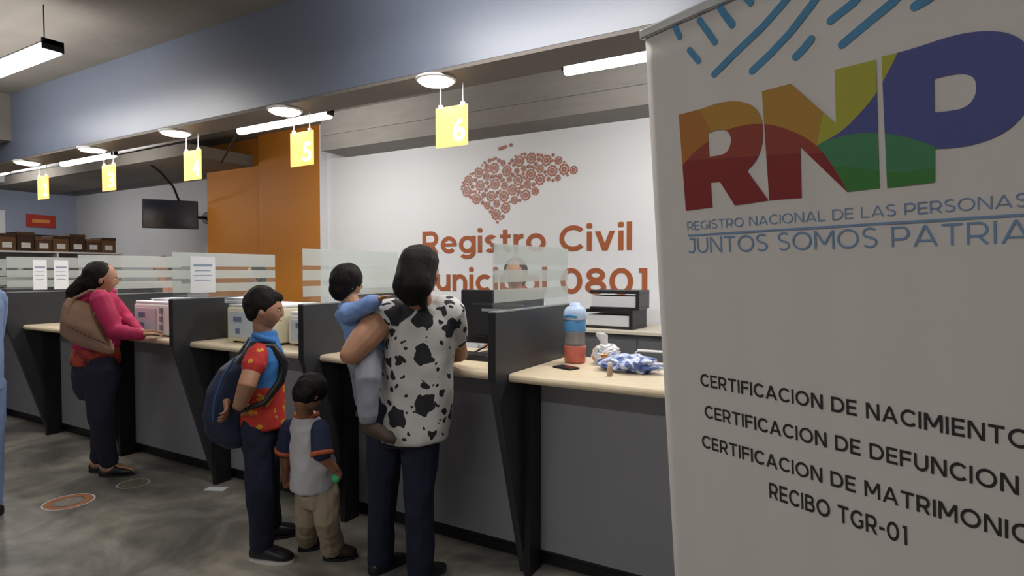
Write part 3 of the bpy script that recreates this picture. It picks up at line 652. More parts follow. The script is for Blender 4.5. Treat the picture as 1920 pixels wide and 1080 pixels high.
# ================================================================== ROLL-UP BANNER
bs = (RGT * .5606 - FWD * .828).normalized()
bup = (Vector((0, 0, 1)) - RGT * .084 - FWD * .038); bup = (bup - bs * bup.dot(bs)).normalized(); bn = bs.cross(bup)
BP = U(1233, 508, 1.46)
tb = -BP.z / bup.z; BO = BP + bup * tb                 # where the left edge meets the floor
BM = Matrix((bs, bup, bn)).transposed().to_4x4(); BM.translation = BO
ban = empty('rollup_banner', BO, 'tall pale roll-up banner with colourful RNP logo standing at the right', 'banner'); ban.matrix_world = BM
def bp(px, py, *k):
    r = ray(px, py); s = (BO - CAMP).dot(bn) / r.dot(bn); p = CAMP + r * s - BO
    return (p.dot(bs), p.dot(bup), *k)
BW = .80; BT = bp(1200, 72)[1]
bcm = mat('banner_fabric', (.66, .62, .595), .55, var=.04, scale=3, bump=.12, bscale=5, stretch=(4, .25, 1))
bm = bmesh.new(); nx, ny = 40, 30; vs = [[None] * (ny + 1) for _ in range(nx + 1)]
for i in range(nx + 1):
    for j in range(ny + 1):
        s = BW * i / nx; t_ = .1 + (BT - .1) * j / ny
        vs[i][j] = bm.verts.new((s, t_, -.0018 + .0008 * math.sin(s * 38 + t_) * min(1, (BT - t_) * 3)))
for i in range(nx):
    for j in range(ny): bm.faces.new((vs[i][j], vs[i + 1][j], vs[i + 1][j + 1], vs[i][j + 1]))
fb = link('fabric', bm, bcm, ban, smooth=True); sm = fb.modifiers.new('s', 'SOLIDIFY'); sm.thickness = .001; sm.offset = -1
B('top_rail', (-.012, BT - .006, -.014), (BW + .012, BT + .018, .006), METAL, ban, None, .004)
B('base_cassette', (-.02, .015, -.07), (BW + .02, .11, .05), METAL, ban, None, .012)
for s in (.12, BW - .12): B('foot', (s - .03, .0, -.2), (s + .03, .018, .16), METAL, ban, None, .004)
bm = bmesh.new(); tube(bm, [(BW / 2, .1, -.03), (BW / 2, BT, -.022)], .01, 10); link('support_pole', bm, METAL, ban)
EX, EY, EZ = Vector((1, 0, 0)), Vector((0, 1, 0)), Vector((0, 0, 1))
INK = mat('dark_ink', (.025, .022, .022), .6); BINK = mat('blue_ink', (.17, .28, .46), .6); CYAN = mat('cyan_ink', (.07, .25, .45), .6, var=.2, scale=20)
def bline(name, s, p0, p1, hpx, m, wt, thick=.0004):
    a = bp(*p0); b2 = bp(*p1); hh = bp(p0[0], p0[1])[1]; h = bp(p0[0], p0[1] - hpx)[1] - hh
    strokes_text(name, s, m, ban, Vector((a[0], (a[1] + b2[1]) / 2, .0)), EX, EY, b2[0] - a[0], h, thick, wt, False, .16)
bline('service_line', 'CERTIFICACION DE NACIMIENTO', (1314, 728), (1934, 837), 23, INK, .16)
bline('service_line', 'CERTIFICACION DE DEFUNCION', (1322, 787), (1910, 922), 23, INK, .16)
bline('service_line', 'CERTIFICACION DE MATRIMONIO', (1317, 842), (1940, 1019), 23, INK, .16)
bline('service_line', 'RECIBO TGR-01', (1443, 934), (1702, 1022), 29, INK, .16)
bline('slogan_line', 'REGISTRO NACIONAL DE LAS PERSONAS', (1289, 433), (1928, 385), 16, BINK, .10)
bline('slogan_line', 'JUNTOS SOMOS PATRIA', (1291, 478), (1934, 450), 28, BINK, .10)
a = bp(1290, 443); c_ = bp(1930, 400); B('underline', (a[0], (a[1] + c_[1]) / 2 - .002, 0), (c_[0], (a[1] + c_[1]) / 2 + .002, .001), BINK, ban)
def cp(x, y, *k): return bp(1180 + x / 2, y / 2, *k)
# logo colours printed on the letters: regions divided by curves
lm = bpy.data.materials.new('logo_print'); lm.use_nodes = True; nt = lm.node_tree; N = nt.nodes; L = nt.links; b = N['Principled BSDF']; b.inputs['Roughness'].default_value = .6
tc = N.new('ShaderNodeTexCoord'); sp = N.new('ShaderNodeSeparateXYZ'); L.new(tc.outputs['Object'], sp.inputs[0])
T0, TS = cp(900, 800)[1] - .05, .6
def above(pts):                                       # 1 where the point is above the curve t=g(s)
    P = [cp(*p) for p in pts]; P.sort()
    fc = N.new('ShaderNodeFloatCurve'); cv = fc.mapping.curves[0]
    fc.mapping.use_clip = False
    P = [(P[0][0] - .001, P[0][1])] + P if P[0][0] > 0 else P
    for i, (s, t_) in enumerate(P):
        y = (t_ - T0) / TS
        if i < 2: cv.points[i].location = (s, y)
        else: cv.points.new(s, y)
    fc.mapping.update(); L.new(sp.outputs[0], fc.inputs['Value'])
    ma = N.new('ShaderNodeMath'); ma.operation = 'MULTIPLY_ADD'; ma.inputs[1].default_value = TS; ma.inputs[2].default_value = T0; L.new(fc.outputs[0], ma.inputs[0])
    g = N.new('ShaderNodeMath'); g.operation = 'GREATER_THAN'; L.new(sp.outputs[1], g.inputs[0]); L.new(ma.outputs[0], g.inputs[1]); return g.outputs[0]
def right_of(p, q):                                   # 1 right of the straight line p-q (p lower)
    P = cp(*p); Q = cp(*q); k = (Q[0] - P[0]) / (Q[1] - P[1])
    ma = N.new('ShaderNodeMath'); ma.operation = 'MULTIPLY_ADD'; ma.inputs[1].default_value = k; ma.inputs[2].default_value = P[0] - k * P[1]; L.new(sp.outputs[1], ma.inputs[0])
    g = N.new('ShaderNodeMath'); g.operation = 'GREATER_THAN'; L.new(sp.outputs[0], g.inputs[0]); L.new(ma.outputs[0], g.inputs[1]); return g.outputs[0]
def mixc(f, a_, b_):
    m_ = N.new('ShaderNodeMix'); m_.data_type = 'RGBA'; L.new(f, m_.inputs[0])
    for i, v in ((6, a_), (7, b_)):
        if isinstance(v, tuple): m_.inputs[i].default_value = (*v, 1)
        else: L.new(v, m_.inputs[i])
    return m_.outputs[2]
gold, ylw, org, red, dred, blu, grn, dgrn = (.42, .22, .025), (.38, .38, .03), (.40, .15, .02), (.28, .038, .022), (.22, .012, .01), (.065, .075, .27), (.045, .21, .09), (.035, .19, .03)
col = mixc(right_of((600, 600), (250, 400)) if 0 else right_of((310, 500), (262, 405)), org, gold)
col = mixc(right_of((700, 560), (735, 380)), col, ylw)
blue_up = above([(560, 640), (705, 545), (790, 495), (850, 440), (925, 350), (962, 285), (1005, 198), (1040, 90)])
below_blue = N.new('ShaderNodeMath'); below_blue.operation = 'SUBTRACT'; below_blue.inputs[0].default_value = 1; L.new(blue_up, below_blue.inputs[1])
isb = N.new('ShaderNodeMath'); isb.operation = 'MAXIMUM'; L.new(below_blue.outputs[0], isb.inputs[0]); L.new(right_of((1040, 500), (1030, 120)), isb.inputs[1])
isb2 = N.new('ShaderNodeMath'); isb2.operation = 'MULTIPLY'; L.new(isb.outputs[0], isb2.inputs[0]); L.new(right_of((690, 560), (690, 400)), isb2.inputs[1])
col = mixc(isb2.outputs[0], col, blu)
g_up = above([(640, 600), (705, 545), (780, 515), (860, 500), (935, 500), (1000, 506), (1080, 526), (1150, 552), (1300, 640)])
gcol = mixc(above([(640, 660), (760, 625), (880, 632), (1000, 645), (1150, 628), (1300, 620)]), dgrn, grn)
gl = N.new('ShaderNodeMath'); gl.operation = 'SUBTRACT'; gl.inputs[0].default_value = 1; L.new(g_up, gl.inputs[1])
gl2 = N.new('ShaderNodeMath'); gl2.operation = 'MULTIPLY'; L.new(gl.outputs[0], gl2.inputs[0]); L.new(right_of((700, 640), (700, 500)), gl2.inputs[1])
col = mixc(gl2.outputs[0], col, gcol)
r_up = above([(150, 700), (205, 615), (250, 565), (300, 528), (350, 495), (410, 474), (500, 465), (600, 488), (700, 545), (760, 620), (818, 718), (860, 800)])
rl = N.new('ShaderNodeMath'); rl.operation = 'SUBTRACT'; rl.inputs[0].default_value = 1; L.new(r_up, rl.inputs[1])
lt = N.new('ShaderNodeMath'); lt.operation = 'SUBTRACT'; lt.inputs[0].default_value = 1; L.new(right_of((850, 780), (825, 500)), lt.inputs[1])
rl2 = N.new('ShaderNodeMath'); rl2.operation = 'MULTIPLY'; L.new(rl.outputs[0], rl2.inputs[0]); L.new(lt.outputs[0], rl2.inputs[1])
rcol = mixc(above([(150, 610), (400, 590), (640, 575), (860, 570)]), dred, red)
col = mixc(rl2.outputs[0], col, rcol)
L.new(col, b.inputs['Base Color'])
Rl = [[(185,430),(270,408,1),(330,388,1),(380,380,1),(430,385,1),(470,405,1),(492,440,1),(500,490,1),(495,550,1),(475,600,1),(440,640),(522,752),(395,770),(340,682),(305,685),(312,778),(212,790)],
      [(295,500),(335,488,1),(365,492,1),(380,515,1),(378,545,1),(362,572,1),(335,582,1),(300,588)]]
Nl = [[(497,342),(605,314),(775,465),(770,262),(925,224),(938,706),(817,720),(640,550),(645,742),(525,752)]]
Pl = [[(945,212),(1005,198,1),(1100,170,1),(1200,138,1),(1290,120,1),(1380,118,1),(1440,132,1),(1485,165,1),(1512,230,1),(1515,310,1),(1500,390,1),(1460,450,1),(1400,500,1),(1300,540,1),(1210,555,1),(1145,558),(1145,683),(967,705)],
      [(1142,295),(1200,282,1),(1260,278,1),(1290,292,1),(1300,325,1),(1290,370,1),(1260,400,1),(1200,416,1),(1143,422)]]
for nm, lp in (('letter_r', Rl), ('letter_n', Nl), ('letter_p', Pl)):
    o = outline('logo_letter', [[cp(*p) for p in l_] for l_ in lp], lm, ban, .0003)
def stroke(pts, wd=.0068):
    P = [Vector((*cp(*p)[:2], 0)) for p in pts]; bm = bmesh.new(); n = 8; Lf, Rt = [], []
    d0 = (P[1] - P[0]).normalized(); a0 = math.atan2(d0.y, d0.x); d1 = (P[-1] - P[-2]).normalized(); a1 = math.atan2(d1.y, d1.x)
    ptsl = []
    for k in range(n + 1): a = a0 + math.pi / 2 + math.pi * k / n; ptsl.append(P[0] + Vector((math.cos(a), math.sin(a), 0)) * wd)
    def nrm(i):
        d = (P[min(i + 1, len(P) - 1)] - P[max(i - 1, 0)]).normalized(); return Vector((-d.y, d.x, 0))
    for i in range(1, len(P) - 1): ptsl.append(P[i] - nrm(i) * wd)
    for k in range(n + 1): a = a1 - math.pi / 2 + math.pi * k / n; ptsl.append(P[-1] + Vector((math.cos(a), math.sin(a), 0)) * wd)
    for i in range(len(P) - 2, 0, -1): ptsl.append(P[i] + nrm(i) * wd)
    prism(bm, [(p.x, p.y) for p in ptsl], 2, -.0003, .0003); link('emblem_stroke', bm, CYAN, ban)
for st in ([(165,88),(188,138)], [(262,75),(320,158)], [(225,188),(258,228)], [(332,10),(350,45),(385,92)], [(428,-20),(455,10)], [(640,-70),(570,20),(500,100),(400,195),(318,278)], [(740,-70),(685,15),(600,125),(530,200),(460,265)],
           [(680,148),(655,180),(624,212)], [(900,-60),(840,10),(755,76)], [(1050,-60),(985,10),(900,80),(798,166)], [(1160,-40),(1120,-5),(1072,22)]): stroke(st, .0075 if len(st) > 2 else .0068)

# ================================================================== PEOPLE
def head(bm, c, f, up, h, ears=True):
    """head centred at c, facing f; h chin to crown."""
    f = (f - up * f.dot(up)).normalized(); r = f.cross(up).normalized()
    s = bmesh.ops.create_uvsphere(bm, u_segments=48, v_segments=36, radius=1)
    def gz(a, m, sg): return math.exp(-((a - m) / sg) ** 2)
    for v in s['verts']:
        x, y, z = v.co
        X = x * .345; Y = y * .42; Z = z * .5
        if z < 0: X *= 1 - .30 * (-z) ** 1.6; Y = Y * (1 - .10 * (-z)) if y > 0 else Y * (1 - .42 * (-z) ** 1.3)
        if y < 0: Y *= 1.05; 
        if y > 0:
            Y *= .93
            Y += .085 * gz(x, 0, .13) * (gz(z, -.20, .13) + .45 * gz(z, -.02, .16))     # nose
            Y -= .035 * (gz(x, .38, .17) + gz(x, -.38, .17)) * gz(z, .0, .12)          # eye sockets
            Y += .018 * gz(z, .17, .1) * gz(x, 0, .5)                                   # brow
            Y += .028 * gz(x, 0, .24) * (gz(z, -.44, .06) + gz(z, -.56, .05))           # lips
            Y += .04 * gz(x, 0, .3) * gz(z, -.86, .14)                                  # chin
            X += math.copysign(.012, x) * gz(abs(x), .7, .2) * gz(z, -.2, .2)
        v.co = Vector(c) + (r * X + f * Y + up * Z) * h
    if ears:
        for sg in (-1, 1):
            ec = Vector(c) + (r * sg * .335 - f * .03 - up * .06) * h
            ell(bm, ec, r * .055 * h + f * .0, f * .062 * h, up * .11 * h, 12, 8)
def face(parent, off, c, f, up, h, brow=HAIR):
    f = (f - up * f.dot(up)).normalized(); r = f.cross(up).normalized()
    for sg in (-1, 1):
        ec = Vector(c) + (r * sg * .125 + f * .335 + up * .005) * h
        bm = bmesh.new(); ell(bm, ec, r * .042 * h, f * .035 * h, up * .026 * h, 12, 8); e_ = link('eye', bm, EYEW, parent, off, True)
        bm = bmesh.new(); ell(bm, ec + f * .026 * h, r * .02 * h, f * .014 * h, up * .022 * h, 10, 6); link('iris', bm, IRIS, e_, off, True)
        bm = bmesh.new(); tube(bm, [ec + (r * sg * -.06 + up * .06 + f * .035) * h, ec + (up * .078 + f * .036) * h, ec + (r * sg * .07 + up * .06 + f * .01) * h], .011 * h, 6); link('eyebrow', bm, brow, parent, off, True)
    bm = bmesh.new(); mc = Vector(c) + (f * .392 - up * .245) * h; tube(bm, [mc - r * .09 * h - f * .03 * h, mc, mc + r * .09 * h - f * .03 * h], [.010 * h, .019 * h, .010 * h], 8); link('lips', bm, LIPS, parent, off, True)
def hand(bm, w, d, nrm, size=1.0, curl=.35, side=1):
    """palm + five fingers from the wrist w along d; nrm = palm side; side = +-1 thumb side."""
    d = d.normalized(); nrm = (nrm - d * nrm.dot(d)).normalized(); s = d.cross(nrm) * side; k = size
    loft(bm, [(w - d * .01 * k, s * .026 * k, nrm * .02 * k), (w + d * .02 * k, s * .032 * k, nrm * .018 * k), (w + d * .06 * k, s * .041 * k, nrm * .016 * k), (w + d * .09 * k, s * .04 * k, nrm * .012 * k)], 14)
    for i, (o_, ln) in enumerate(((.031, .07), (.0105, .08), (-.0105, .074), (-.031, .058))):
        p = w + d * (.075 * k) + s * o_ * k; dd = d + s * o_ * .9; dd.normalize(); P = [p]; a = 0
        for j in range(3):
            a += curl * (.6 + .4 * j); dr = (dd * math.cos(a) + nrm * math.sin(a)); p = p + dr * (ln * k * (.45, .32, .26)[j]); P.append(p)
        tube(bm, P, [.0092 * k, .009 * k, .008 * k, .007 * k], 8)
    p = w + d * .02 * k + s * .026 * k; P = [p, p + (d * .6 + s * .75).normalized() * .035 * k, p + (d * .6 + s * .75).normalized() * .035 * k + (d * .9 + s * .3 + nrm * .3).normalized() * .04 * k]
    tube(bm, P, [.013 * k, .011 * k, .008 * k], 8)
def shoe(parent, off, ank, d, ln, m, msole, wd=.045, name='shoe', hgt=.075):
    """ank = ground point under the ankle, d = toe direction."""
    d = Vector((d.x, d.y, 0)).normalized(); s = Vector((-d.y, d.x, 0)); g = Vector((ank.x, ank.y, 0)); bm = bmesh.new()
    z = EZ
    loft(bm, [(g - d * ln * .27 + z * .035, s * wd * .45, z * .018), (g - d * ln * .22 + z * .045, s * wd * .8, z * .034), (g - d * .02 + z * (hgt * .62), s * wd * .85, z * hgt * .5), (g + d * ln * .2 + z * .045, s * wd, z * .035), (g + d * ln * .42 + z * .037, s * wd * 1.08, z * .027), (g + d * ln * .6 + z * .032, s * wd * .9, z * .02), (g + d * ln * .7 + z * .028, s * wd * .45, z * .012)], 20, .85)
    sh = link(name, bm, m, parent, off, True)
    bm = bmesh.new(); pts = []
    for k in range(24):
        a = 2 * math.pi * k / 24; cx = math.cos(a); sy = math.sin(a); L_ = ln * .5 + .004
        q = g + d * (ln * .215 + cx * L_) + s * sy * wd * (1.08 + .08 * cx); pts.append((q.x, q.y))
    prism(bm, pts, 2, .0, .016); link('sole', bm, msole, sh, off)
    return sh
def person(name, base, label):
    return empty(name, Vector((base.x, base.y, 0)), label, 'person')
Z = Vector((0, 0, 1))
def H(v): v = Vector(v); v.z = 0; return v.normalized()

# ---------- mother in floral blouse, back to the camera
fl = bpy.data.materials.new('floral_blouse'); fl.use_nodes = True; nt = fl.node_tree; N = nt.nodes; L = nt.links; b = N['Principled BSDF']; b.inputs['Roughness'].default_value = .8
tc = N.new('ShaderNodeTexCoord'); nz = N.new('ShaderNodeTexNoise'); nz.inputs['Scale'].default_value = 24; nz.inputs['Detail'].default_value = 0
L.new(tc.outputs['Object'], nz.inputs[0])
vm = N.new('ShaderNodeVectorMath'); vm.operation = 'MULTIPLY_ADD'; vm.inputs[1].default_value = (.05, .05, .05); L.new(nz.outputs['Color'], vm.inputs[0]); L.new(tc.outputs['Object'], vm.inputs[2])
fs = []
for sc, th, rmin in ((9.5, .54, .12), (19, .42, .25)):
    vo = N.new('ShaderNodeTexVoronoi'); vo.inputs['Scale'].default_value = sc; L.new(vm.outputs[0], vo.inputs['Vector'])
    se = N.new('ShaderNodeSeparateColor'); L.new(vo.outputs['Color'], se.inputs[0])
    mr = N.new('ShaderNodeMapRange'); mr.inputs[1].default_value = rmin; mr.inputs[2].default_value = 1; mr.inputs[3].default_value = .12; mr.inputs[4].default_value = th; L.new(se.outputs[0], mr.inputs[0])
    lt_ = N.new('ShaderNodeMath'); lt_.operation = 'LESS_THAN'; L.new(vo.outputs['Distance'], lt_.inputs[0]); L.new(mr.outputs[0], lt_.inputs[1]); fs.append(lt_.outputs[0])
mxm = N.new('ShaderNodeMath'); mxm.operation = 'MAXIMUM'; L.new(fs[0], mxm.inputs[0]); L.new(fs[1], mxm.inputs[1])
mc = N.new('ShaderNodeMix'); mc.data_type = 'RGBA'; mc.inputs[6].default_value = (.60, .59, .58, 1); mc.inputs[7].default_value = (.018, .018, .024, 1)
L.new(mxm.outputs[0], mc.inputs[0]); L.new(mc.outputs[2], b.inputs['Base Color'])

mf = H((-.25, .97, 0)); mr_ = mf.cross(Z)                       # facing / her right
base = G(755, 1065); M = person('person', base, 'woman seen from behind in white blouse with black flowers and navy jeans, holding a toddler'); off = M.location.copy()
hL, kL, aL = U(724, 790, 2.83), U(718, 905, 2.86), U(714, 1028, 2.90)
hR, kR, aR = U(790, 790, 2.78), U(786, 910, 2.77), U(788, 1040, 2.80)
aL.z = .10; aR.z = .10
cm_ = [U(764, y, 2.80) for y in (820, 760, 700, 640, 600, 572)]
cs_ = [U(770, 800, 2.80), U(779, 740, 2.79), U(783, 690, 2.78), U(786, 640, 2.77), U(788, 600, 2.76), U(789, 575, 2.76), U(790, 562, 2.76)]
hd = U(790, 513, 2.68); hf = (mf + Z * -.12).normalized(); hup = (Z + mf * .12).normalized()
shL, shR = U(724, 590, 2.72), U(843, 586, 2.74)
elL, wrL = U(660, 672, 2.70), U(715, 712, 2.42) + Vector((0, 0, 0))
elL = U(657, 664, 2.60); wrL = elL + mf * .23 + mr_ * .05 + Z * .0
elR = shR + mf * .15 - mr_ * .01 - Z * .22; wrR = elR + mf * .10 - mr_ * .10 + Z * .04; wrR.z = 1.06; elR.z = 1.09
bm = bmesh.new()
head(bm, hd, hf, hup, .225)
tube(bm, [U(789, 585, 2.76), hd - hup * .09 - hf * .02], [.062, .055])
loft(bm, [(c_, mr_ * a_, mf * d_) for c_, a_, d_ in zip(cs_, (.155, .14, .14, .15, .155, .13, .07), (.11, .10, .10, .105, .10, .08, .06))])
tube(bm, [shL, shL.lerp(elL, .35), shL.lerp(elL, .7), elL], [.064, .070, .064, .048]); tube(bm, [elL, elL.lerp(wrL, .4), wrL], [.046, .045, .032]); tube(bm, [shR - Z * .02, elR, wrR], [.05, .046, .03])
tube(bm, [hL, kL, aL], [.085, .06, .045]); tube(bm, [hR, kR, aR], [.085, .06, .045])
hand(bm, wrL, mr_ * .9 + mf * .3, Z, .95, .4, 1); hand(bm, wrR, mf, -Z, .95, .15, 1)
fuse('body', bm, SKIN, M, off, .0055); face(M, off, hd, hf, hup, .225)
bm = bmesh.new()
loft(bm, [(U(772, 822, 2.80), mr_ * .165, mf * .14), (U(773, 818, 2.80), mr_ * .178, mf * .145), (U(775, 780, 2.80), mr_ * .184, mf * .15), (U(780, 730, 2.79), mr_ * .182, mf * .145), (U(783, 680, 2.78), mr_ * .178, mf * .143), (U(786, 640, 2.77), mr_ * .178, mf * .14), (U(788, 604, 2.76), mr_ * .176, mf * .13), (U(789, 578, 2.76), mr_ * .155, mf * .105), (U(790, 560, 2.76), mr_ * .085, mf * .08), (U(790, 553, 2.76), mr_ * .065, mf * .065)], 32)
tube(bm, [shL + mr_ * .03, shL, shL.lerp(elL, .12)], [.08, .074, .072]); tube(bm, [shR - mr_ * .04, shR, shR.lerp(elR, .5)], [.088, .08, .07])
ell(bm, shR - mr_ * .015, mr_ * .085, mf * .085, Z * .085); fuse('blouse', bm, fl, M, off, .007, 5, .006, 11)
bm = bmesh.new(); pc = U(757, 775, 2.81)
loft(bm, [(pc - Z * .14, mr_ * .15, mf * .12), (pc - Z * .06, mr_ * .17, mf * .135), (pc + Z * .05, mr_ * .165, mf * .13), (pc + Z * .1, mr_ * .14, mf * .11)])
tube(bm, [hL, hL.lerp(kL, .5), kL, kL.lerp(aL, .5), aL - Z * .03], [.098, .09, .075, .068, .062]); tube(bm, [hR, hR.lerp(kR, .5), kR, kR.lerp(aR, .5), aR - Z * .03], [.098, .09, .076, .070, .064])
fuse('trousers', bm, JEANS, M, off, .008, 4, .006, 10)
shoe(M, off, aL, mf + mr_ * .45, .24, BLACK, GREYP); shoe(M, off, aR, mf + mr_ * .35, .24, BLACK, GREYP)
bm = bmesh.new()
r0 = hf.cross(hup)
loft(bm, [(hd + hup * z_ - hf * y_, r0 * a_, hf * d_) for z_, y_, a_, d_ in ((.130, .02, .018, .022), (.120, .02, .048, .055), (.098, .024, .074, .082), (.06, .03, .088, .100), (.02, .05, .092, .09), (-.03, .072, .095, .078), (-.07, .08, .094, .072), (-.10, .083, .082, .062), (-.125, .08, .056, .046), (-.145, .078, .03, .028), (-.155, .078, .01, .01))], 28)
tube(bm, [hd + r0 * .03 - hup * .09 - hf * .07, hd + r0 * .05 - hup * .16 - hf * .065], [.04, .014])
fuse('hair', bm, HAIR, M, off, .006, 6, .006, 18)

# ---------- small child carried on her hip
K = person('person', U(665, 700, 2.62), 'small child in light blue shirt carried on the hip of the floral-bloused woman'); off = K.location.copy()
kh = U(653, 531, 2.80); kf = H(RGT * .75 + FWD * .6); kup = (Z + RGT * .1).normalized(); kr = kf.cross(kup)
bm = bmesh.new(); head(bm, kh, kf, kup, .165)
kc = [U(690, 662, 2.76), U(682, 625, 2.78), U(668, 595, 2.78), U(660, 572, 2.79)]
tube(bm, [kc[-1], kh - kup * .05], [.045, .04])
loft(bm, [(kc[0], kr * .085, kf * .075), (kc[1], kr * .09, kf * .075), (kc[2], kr * .09, kf * .07), (kc[3], kr * .06, kf * .05)])
ka = [U(662, 588, 2.68), U(686, 572, 2.64), U(708, 562, 2.62)]
tube(bm, ka, [.032, .028, .022]); hand(bm, ka[-1], ka[2] - ka[1], -Z, .5, .3)
ka2 = [U(645, 592, 2.86), U(668, 612, 2.94), U(700, 610, 2.98)]; tube(bm, ka2, [.032, .028, .02]); hand(bm, ka2[-1], RGT, -Z, .5, .3)
kl = [U(690, 665, 2.70), U(690, 712, 2.62), U(690, 785, 2.62)]; kl2 = [U(700, 672, 2.66), U(735, 690, 2.52 + .45), U(725, 742, 3.02)]
kl2 = [U(676, 672, 2.84), U(678, 705, 2.95), U(684, 760, 2.98)]
for l_ in (kl, kl2): tube(bm, l_, [.05, .04, .03])
fuse('body', bm, SKIN, K, off, .0045); face(K, off, kh, kf, kup, .165)
LB = mat('light_blue_cotton', (.19, .31, .62), .85, var=.35, scale=22, stretch=(1, 1, 3))
bm = bmesh.new(); loft(bm, [(U(688, 652, 2.76), kr * .09, kf * .09), (kc[0] + Z * .03, kr * .105, kf * .095), (kc[1], kr * .108, kf * .092), (kc[2], kr * .1, kf * .085), (kc[3], kr * .068, kf * .06), (kc[3] + Z * .014, kr * .048, kf * .045)])
tube(bm, [ka[0] - RGT * .02, ka[0].lerp(ka[1], .6), ka[1].lerp(ka[2], .75)], [.05, .043, .036]); tube(bm, [ka2[0], ka2[1]], [.045, .036])
fuse('shirt', bm, LB, K, off, .006, 4, .005, 16)
GP = mat('pale_grey_cotton', (.26, .27, .32), .85, var=.12, scale=20)
bm = bmesh.new(); ell(bm, kc[0] - Z * .01, kr * .1, kf * .095, Z * .07)
for l_ in (kl, kl2): tube(bm, [l_[0], l_[1], l_[1].lerp(l_[2], .9)], [.068, .056, .046])
fuse('trousers', bm, GP, K, off, .006, 4, .005, 16)
def small_shoe(ankle, d, ln, m, nm='shoe'):
    bm = bmesh.new(); s = d.cross(Z).normalized(); u = s.cross(d)
    loft(bm, [(ankle - d * .3 * ln - u * .02, s * .02, u * .02), (ankle - d * .2 * ln - u * .008, s * .03, u * .032), (ankle + d * .1 * ln - u * .01, s * .033, u * .034), (ankle + d * .45 * ln - u * .02, s * .035, u * .024), (ankle + d * .68 * ln - u * .026, s * .02, u * .014)], 16, .85)
    return link(nm, bm, m, K, off, True)
BRS = mat('brown_suede', (.06, .042, .03), .8)
d_ = (RGT * .9 - FWD * .1 - Z * .30).normalized(); small_shoe(kl[2] + d_ * .03 - Z * .03, d_, .16, BRS); small_shoe(kl2[2] - Z * .03, d_, .13, BRS)
bm = bmesh.new(); ell(bm, kh + kup * .018 - kf * .014, kr * .069, kf * .079, kup * .081, 24, 18); ell(bm, kh - kup * .022 - kf * .034, kr * .063, kf * .055, kup * .062)
fuse('hair', bm, HAIR, K, off, .005, 3, .003, 40)

# ---------- boy with backpack
bf = H(RGT * .86 + FWD * .42); br = bf.cross(Z)                  # his right is towards the camera
base = G(497, 1045); P = person('person', base, 'boy in blue and red shirt and navy jeans carrying a dark backpack, hands behind back'); off = P.location.copy()
ph = U(497, 580, 2.93); pf = H(RGT * .93 + FWD * .22) - Z * .12; pf.normalize(); pup = (Z + H(pf) * .1).normalized(); pr_ = pf.cross(pup)
aN, aF = G(492, 1050), G(508, 1008); aN.z = aF.z = .08
hN, hF = U(482, 800, 2.94), U(500, 800, 3.08); kN, kF = U(487, 915, 2.95), U(499, 905, 3.12)
shN, shF = U(484, 662, 2.86), U(503, 655, 3.08)
elN = U(463, 722, 2.76); wrN = U(450, 758, 2.80); 
elF = shF - bf * .1 - Z * .2; wrF = elF - bf * .1 + br * .12 - Z * .03
bm = bmesh.new(); head(bm, ph, pf, pup, .205)
pc_ = [U(488, 800, 3.0), U(488, 760, 3.0), U(490, 710, 2.98), U(492, 670, 2.97), U(494, 645, 2.96), U(497, 628, 2.95)]
tube(bm, [U(495, 640, 2.96), ph - pup * .07 - pf * .01], [.048, .043])
loft(bm, [(c_, br * a_, bf * d_) for c_, a_, d_ in zip(pc_, (.12, .115, .12, .13, .11, .05), (.085, .08, .08, .085, .07, .05))])
tube(bm, [shN, elN, wrN], [.046, .042, .032]); tube(bm, [shF, elF, wrF], [.042, .036, .026])
hand(bm, wrN, (bf * .35 - Z * .35 - br * .8), -Z, .8, .5, 1); hand(bm, wrF, (br * .6 - Z * .5), -bf, .82, .5)
tube(bm, [hN, kN, aN + Z * .02], [.06, .047, .036]); tube(bm, [hF, kF, aF + Z * .02], [.06, .047, .036])
fuse('body', bm, SKIN, P, off, .005); face(P, off, ph, pf, pup, .205)
# shirt print: blue shoulders and front, red lower part with yellow splashes
sm_ = bpy.data.materials.new('blue_red_shirt'); sm_.use_nodes = True; nt = sm_.node_tree; N = nt.nodes; L = nt.links; b = N['Principled BSDF']; b.inputs['Roughness'].default_value = .8
tc = N.new('ShaderNodeTexCoord'); nz = N.new('ShaderNodeTexNoise'); nz.inputs['Scale'].default_value = 14; nz.inputs['Detail'].default_value = 3; L.new(tc.outputs['Object'], nz.inputs[0])
sp = N.new('ShaderNodeSeparateXYZ'); L.new(tc.outputs['Object'], sp.inputs[0])
ad = N.new('ShaderNodeMath'); ad.operation = 'MULTIPLY_ADD'; ad.inputs[1].default_value = .10; L.new(nz.outputs[0], ad.inputs[0]); L.new(sp.outputs[2], ad.inputs[2])
zc = U(500, 712, 2.9).z + .05 - .03
g1 = N.new('ShaderNodeMath'); g1.operation = 'LESS_THAN'; g1.inputs[1].default_value = zc; L.new(ad.outputs[0], g1.inputs[0])
y1 = N.new('ShaderNodeMath'); y1.operation = 'GREATER_THAN'; y1.inputs[1].default_value = .58; L.new(nz.outputs[0], y1.inputs[0])
c1 = mixc(y1.outputs[0], (.50, .035, .02), (.62, .30, .03)); c2 = mixc(g1.outputs[0], (.045, .19, .52), c1); L.new(c2, b.inputs['Base Color'])
bm = bmesh.new()
loft(bm, [(U(491, 800, 3.0), br * .125, bf * .105), (U(492, 796, 3.0), br * .135, bf * .115), (U(492, 760, 3.0), br * .138, bf * .112), (U(492, 710, 2.98), br * .14, bf * .108), (U(493, 672, 2.97), br * .145, bf * .106), (U(494, 648, 2.96), br * .12, bf * .085), (U(496, 630, 2.955), br * .065, bf * .062), (U(497, 620, 2.95), br * .052, bf * .052)])
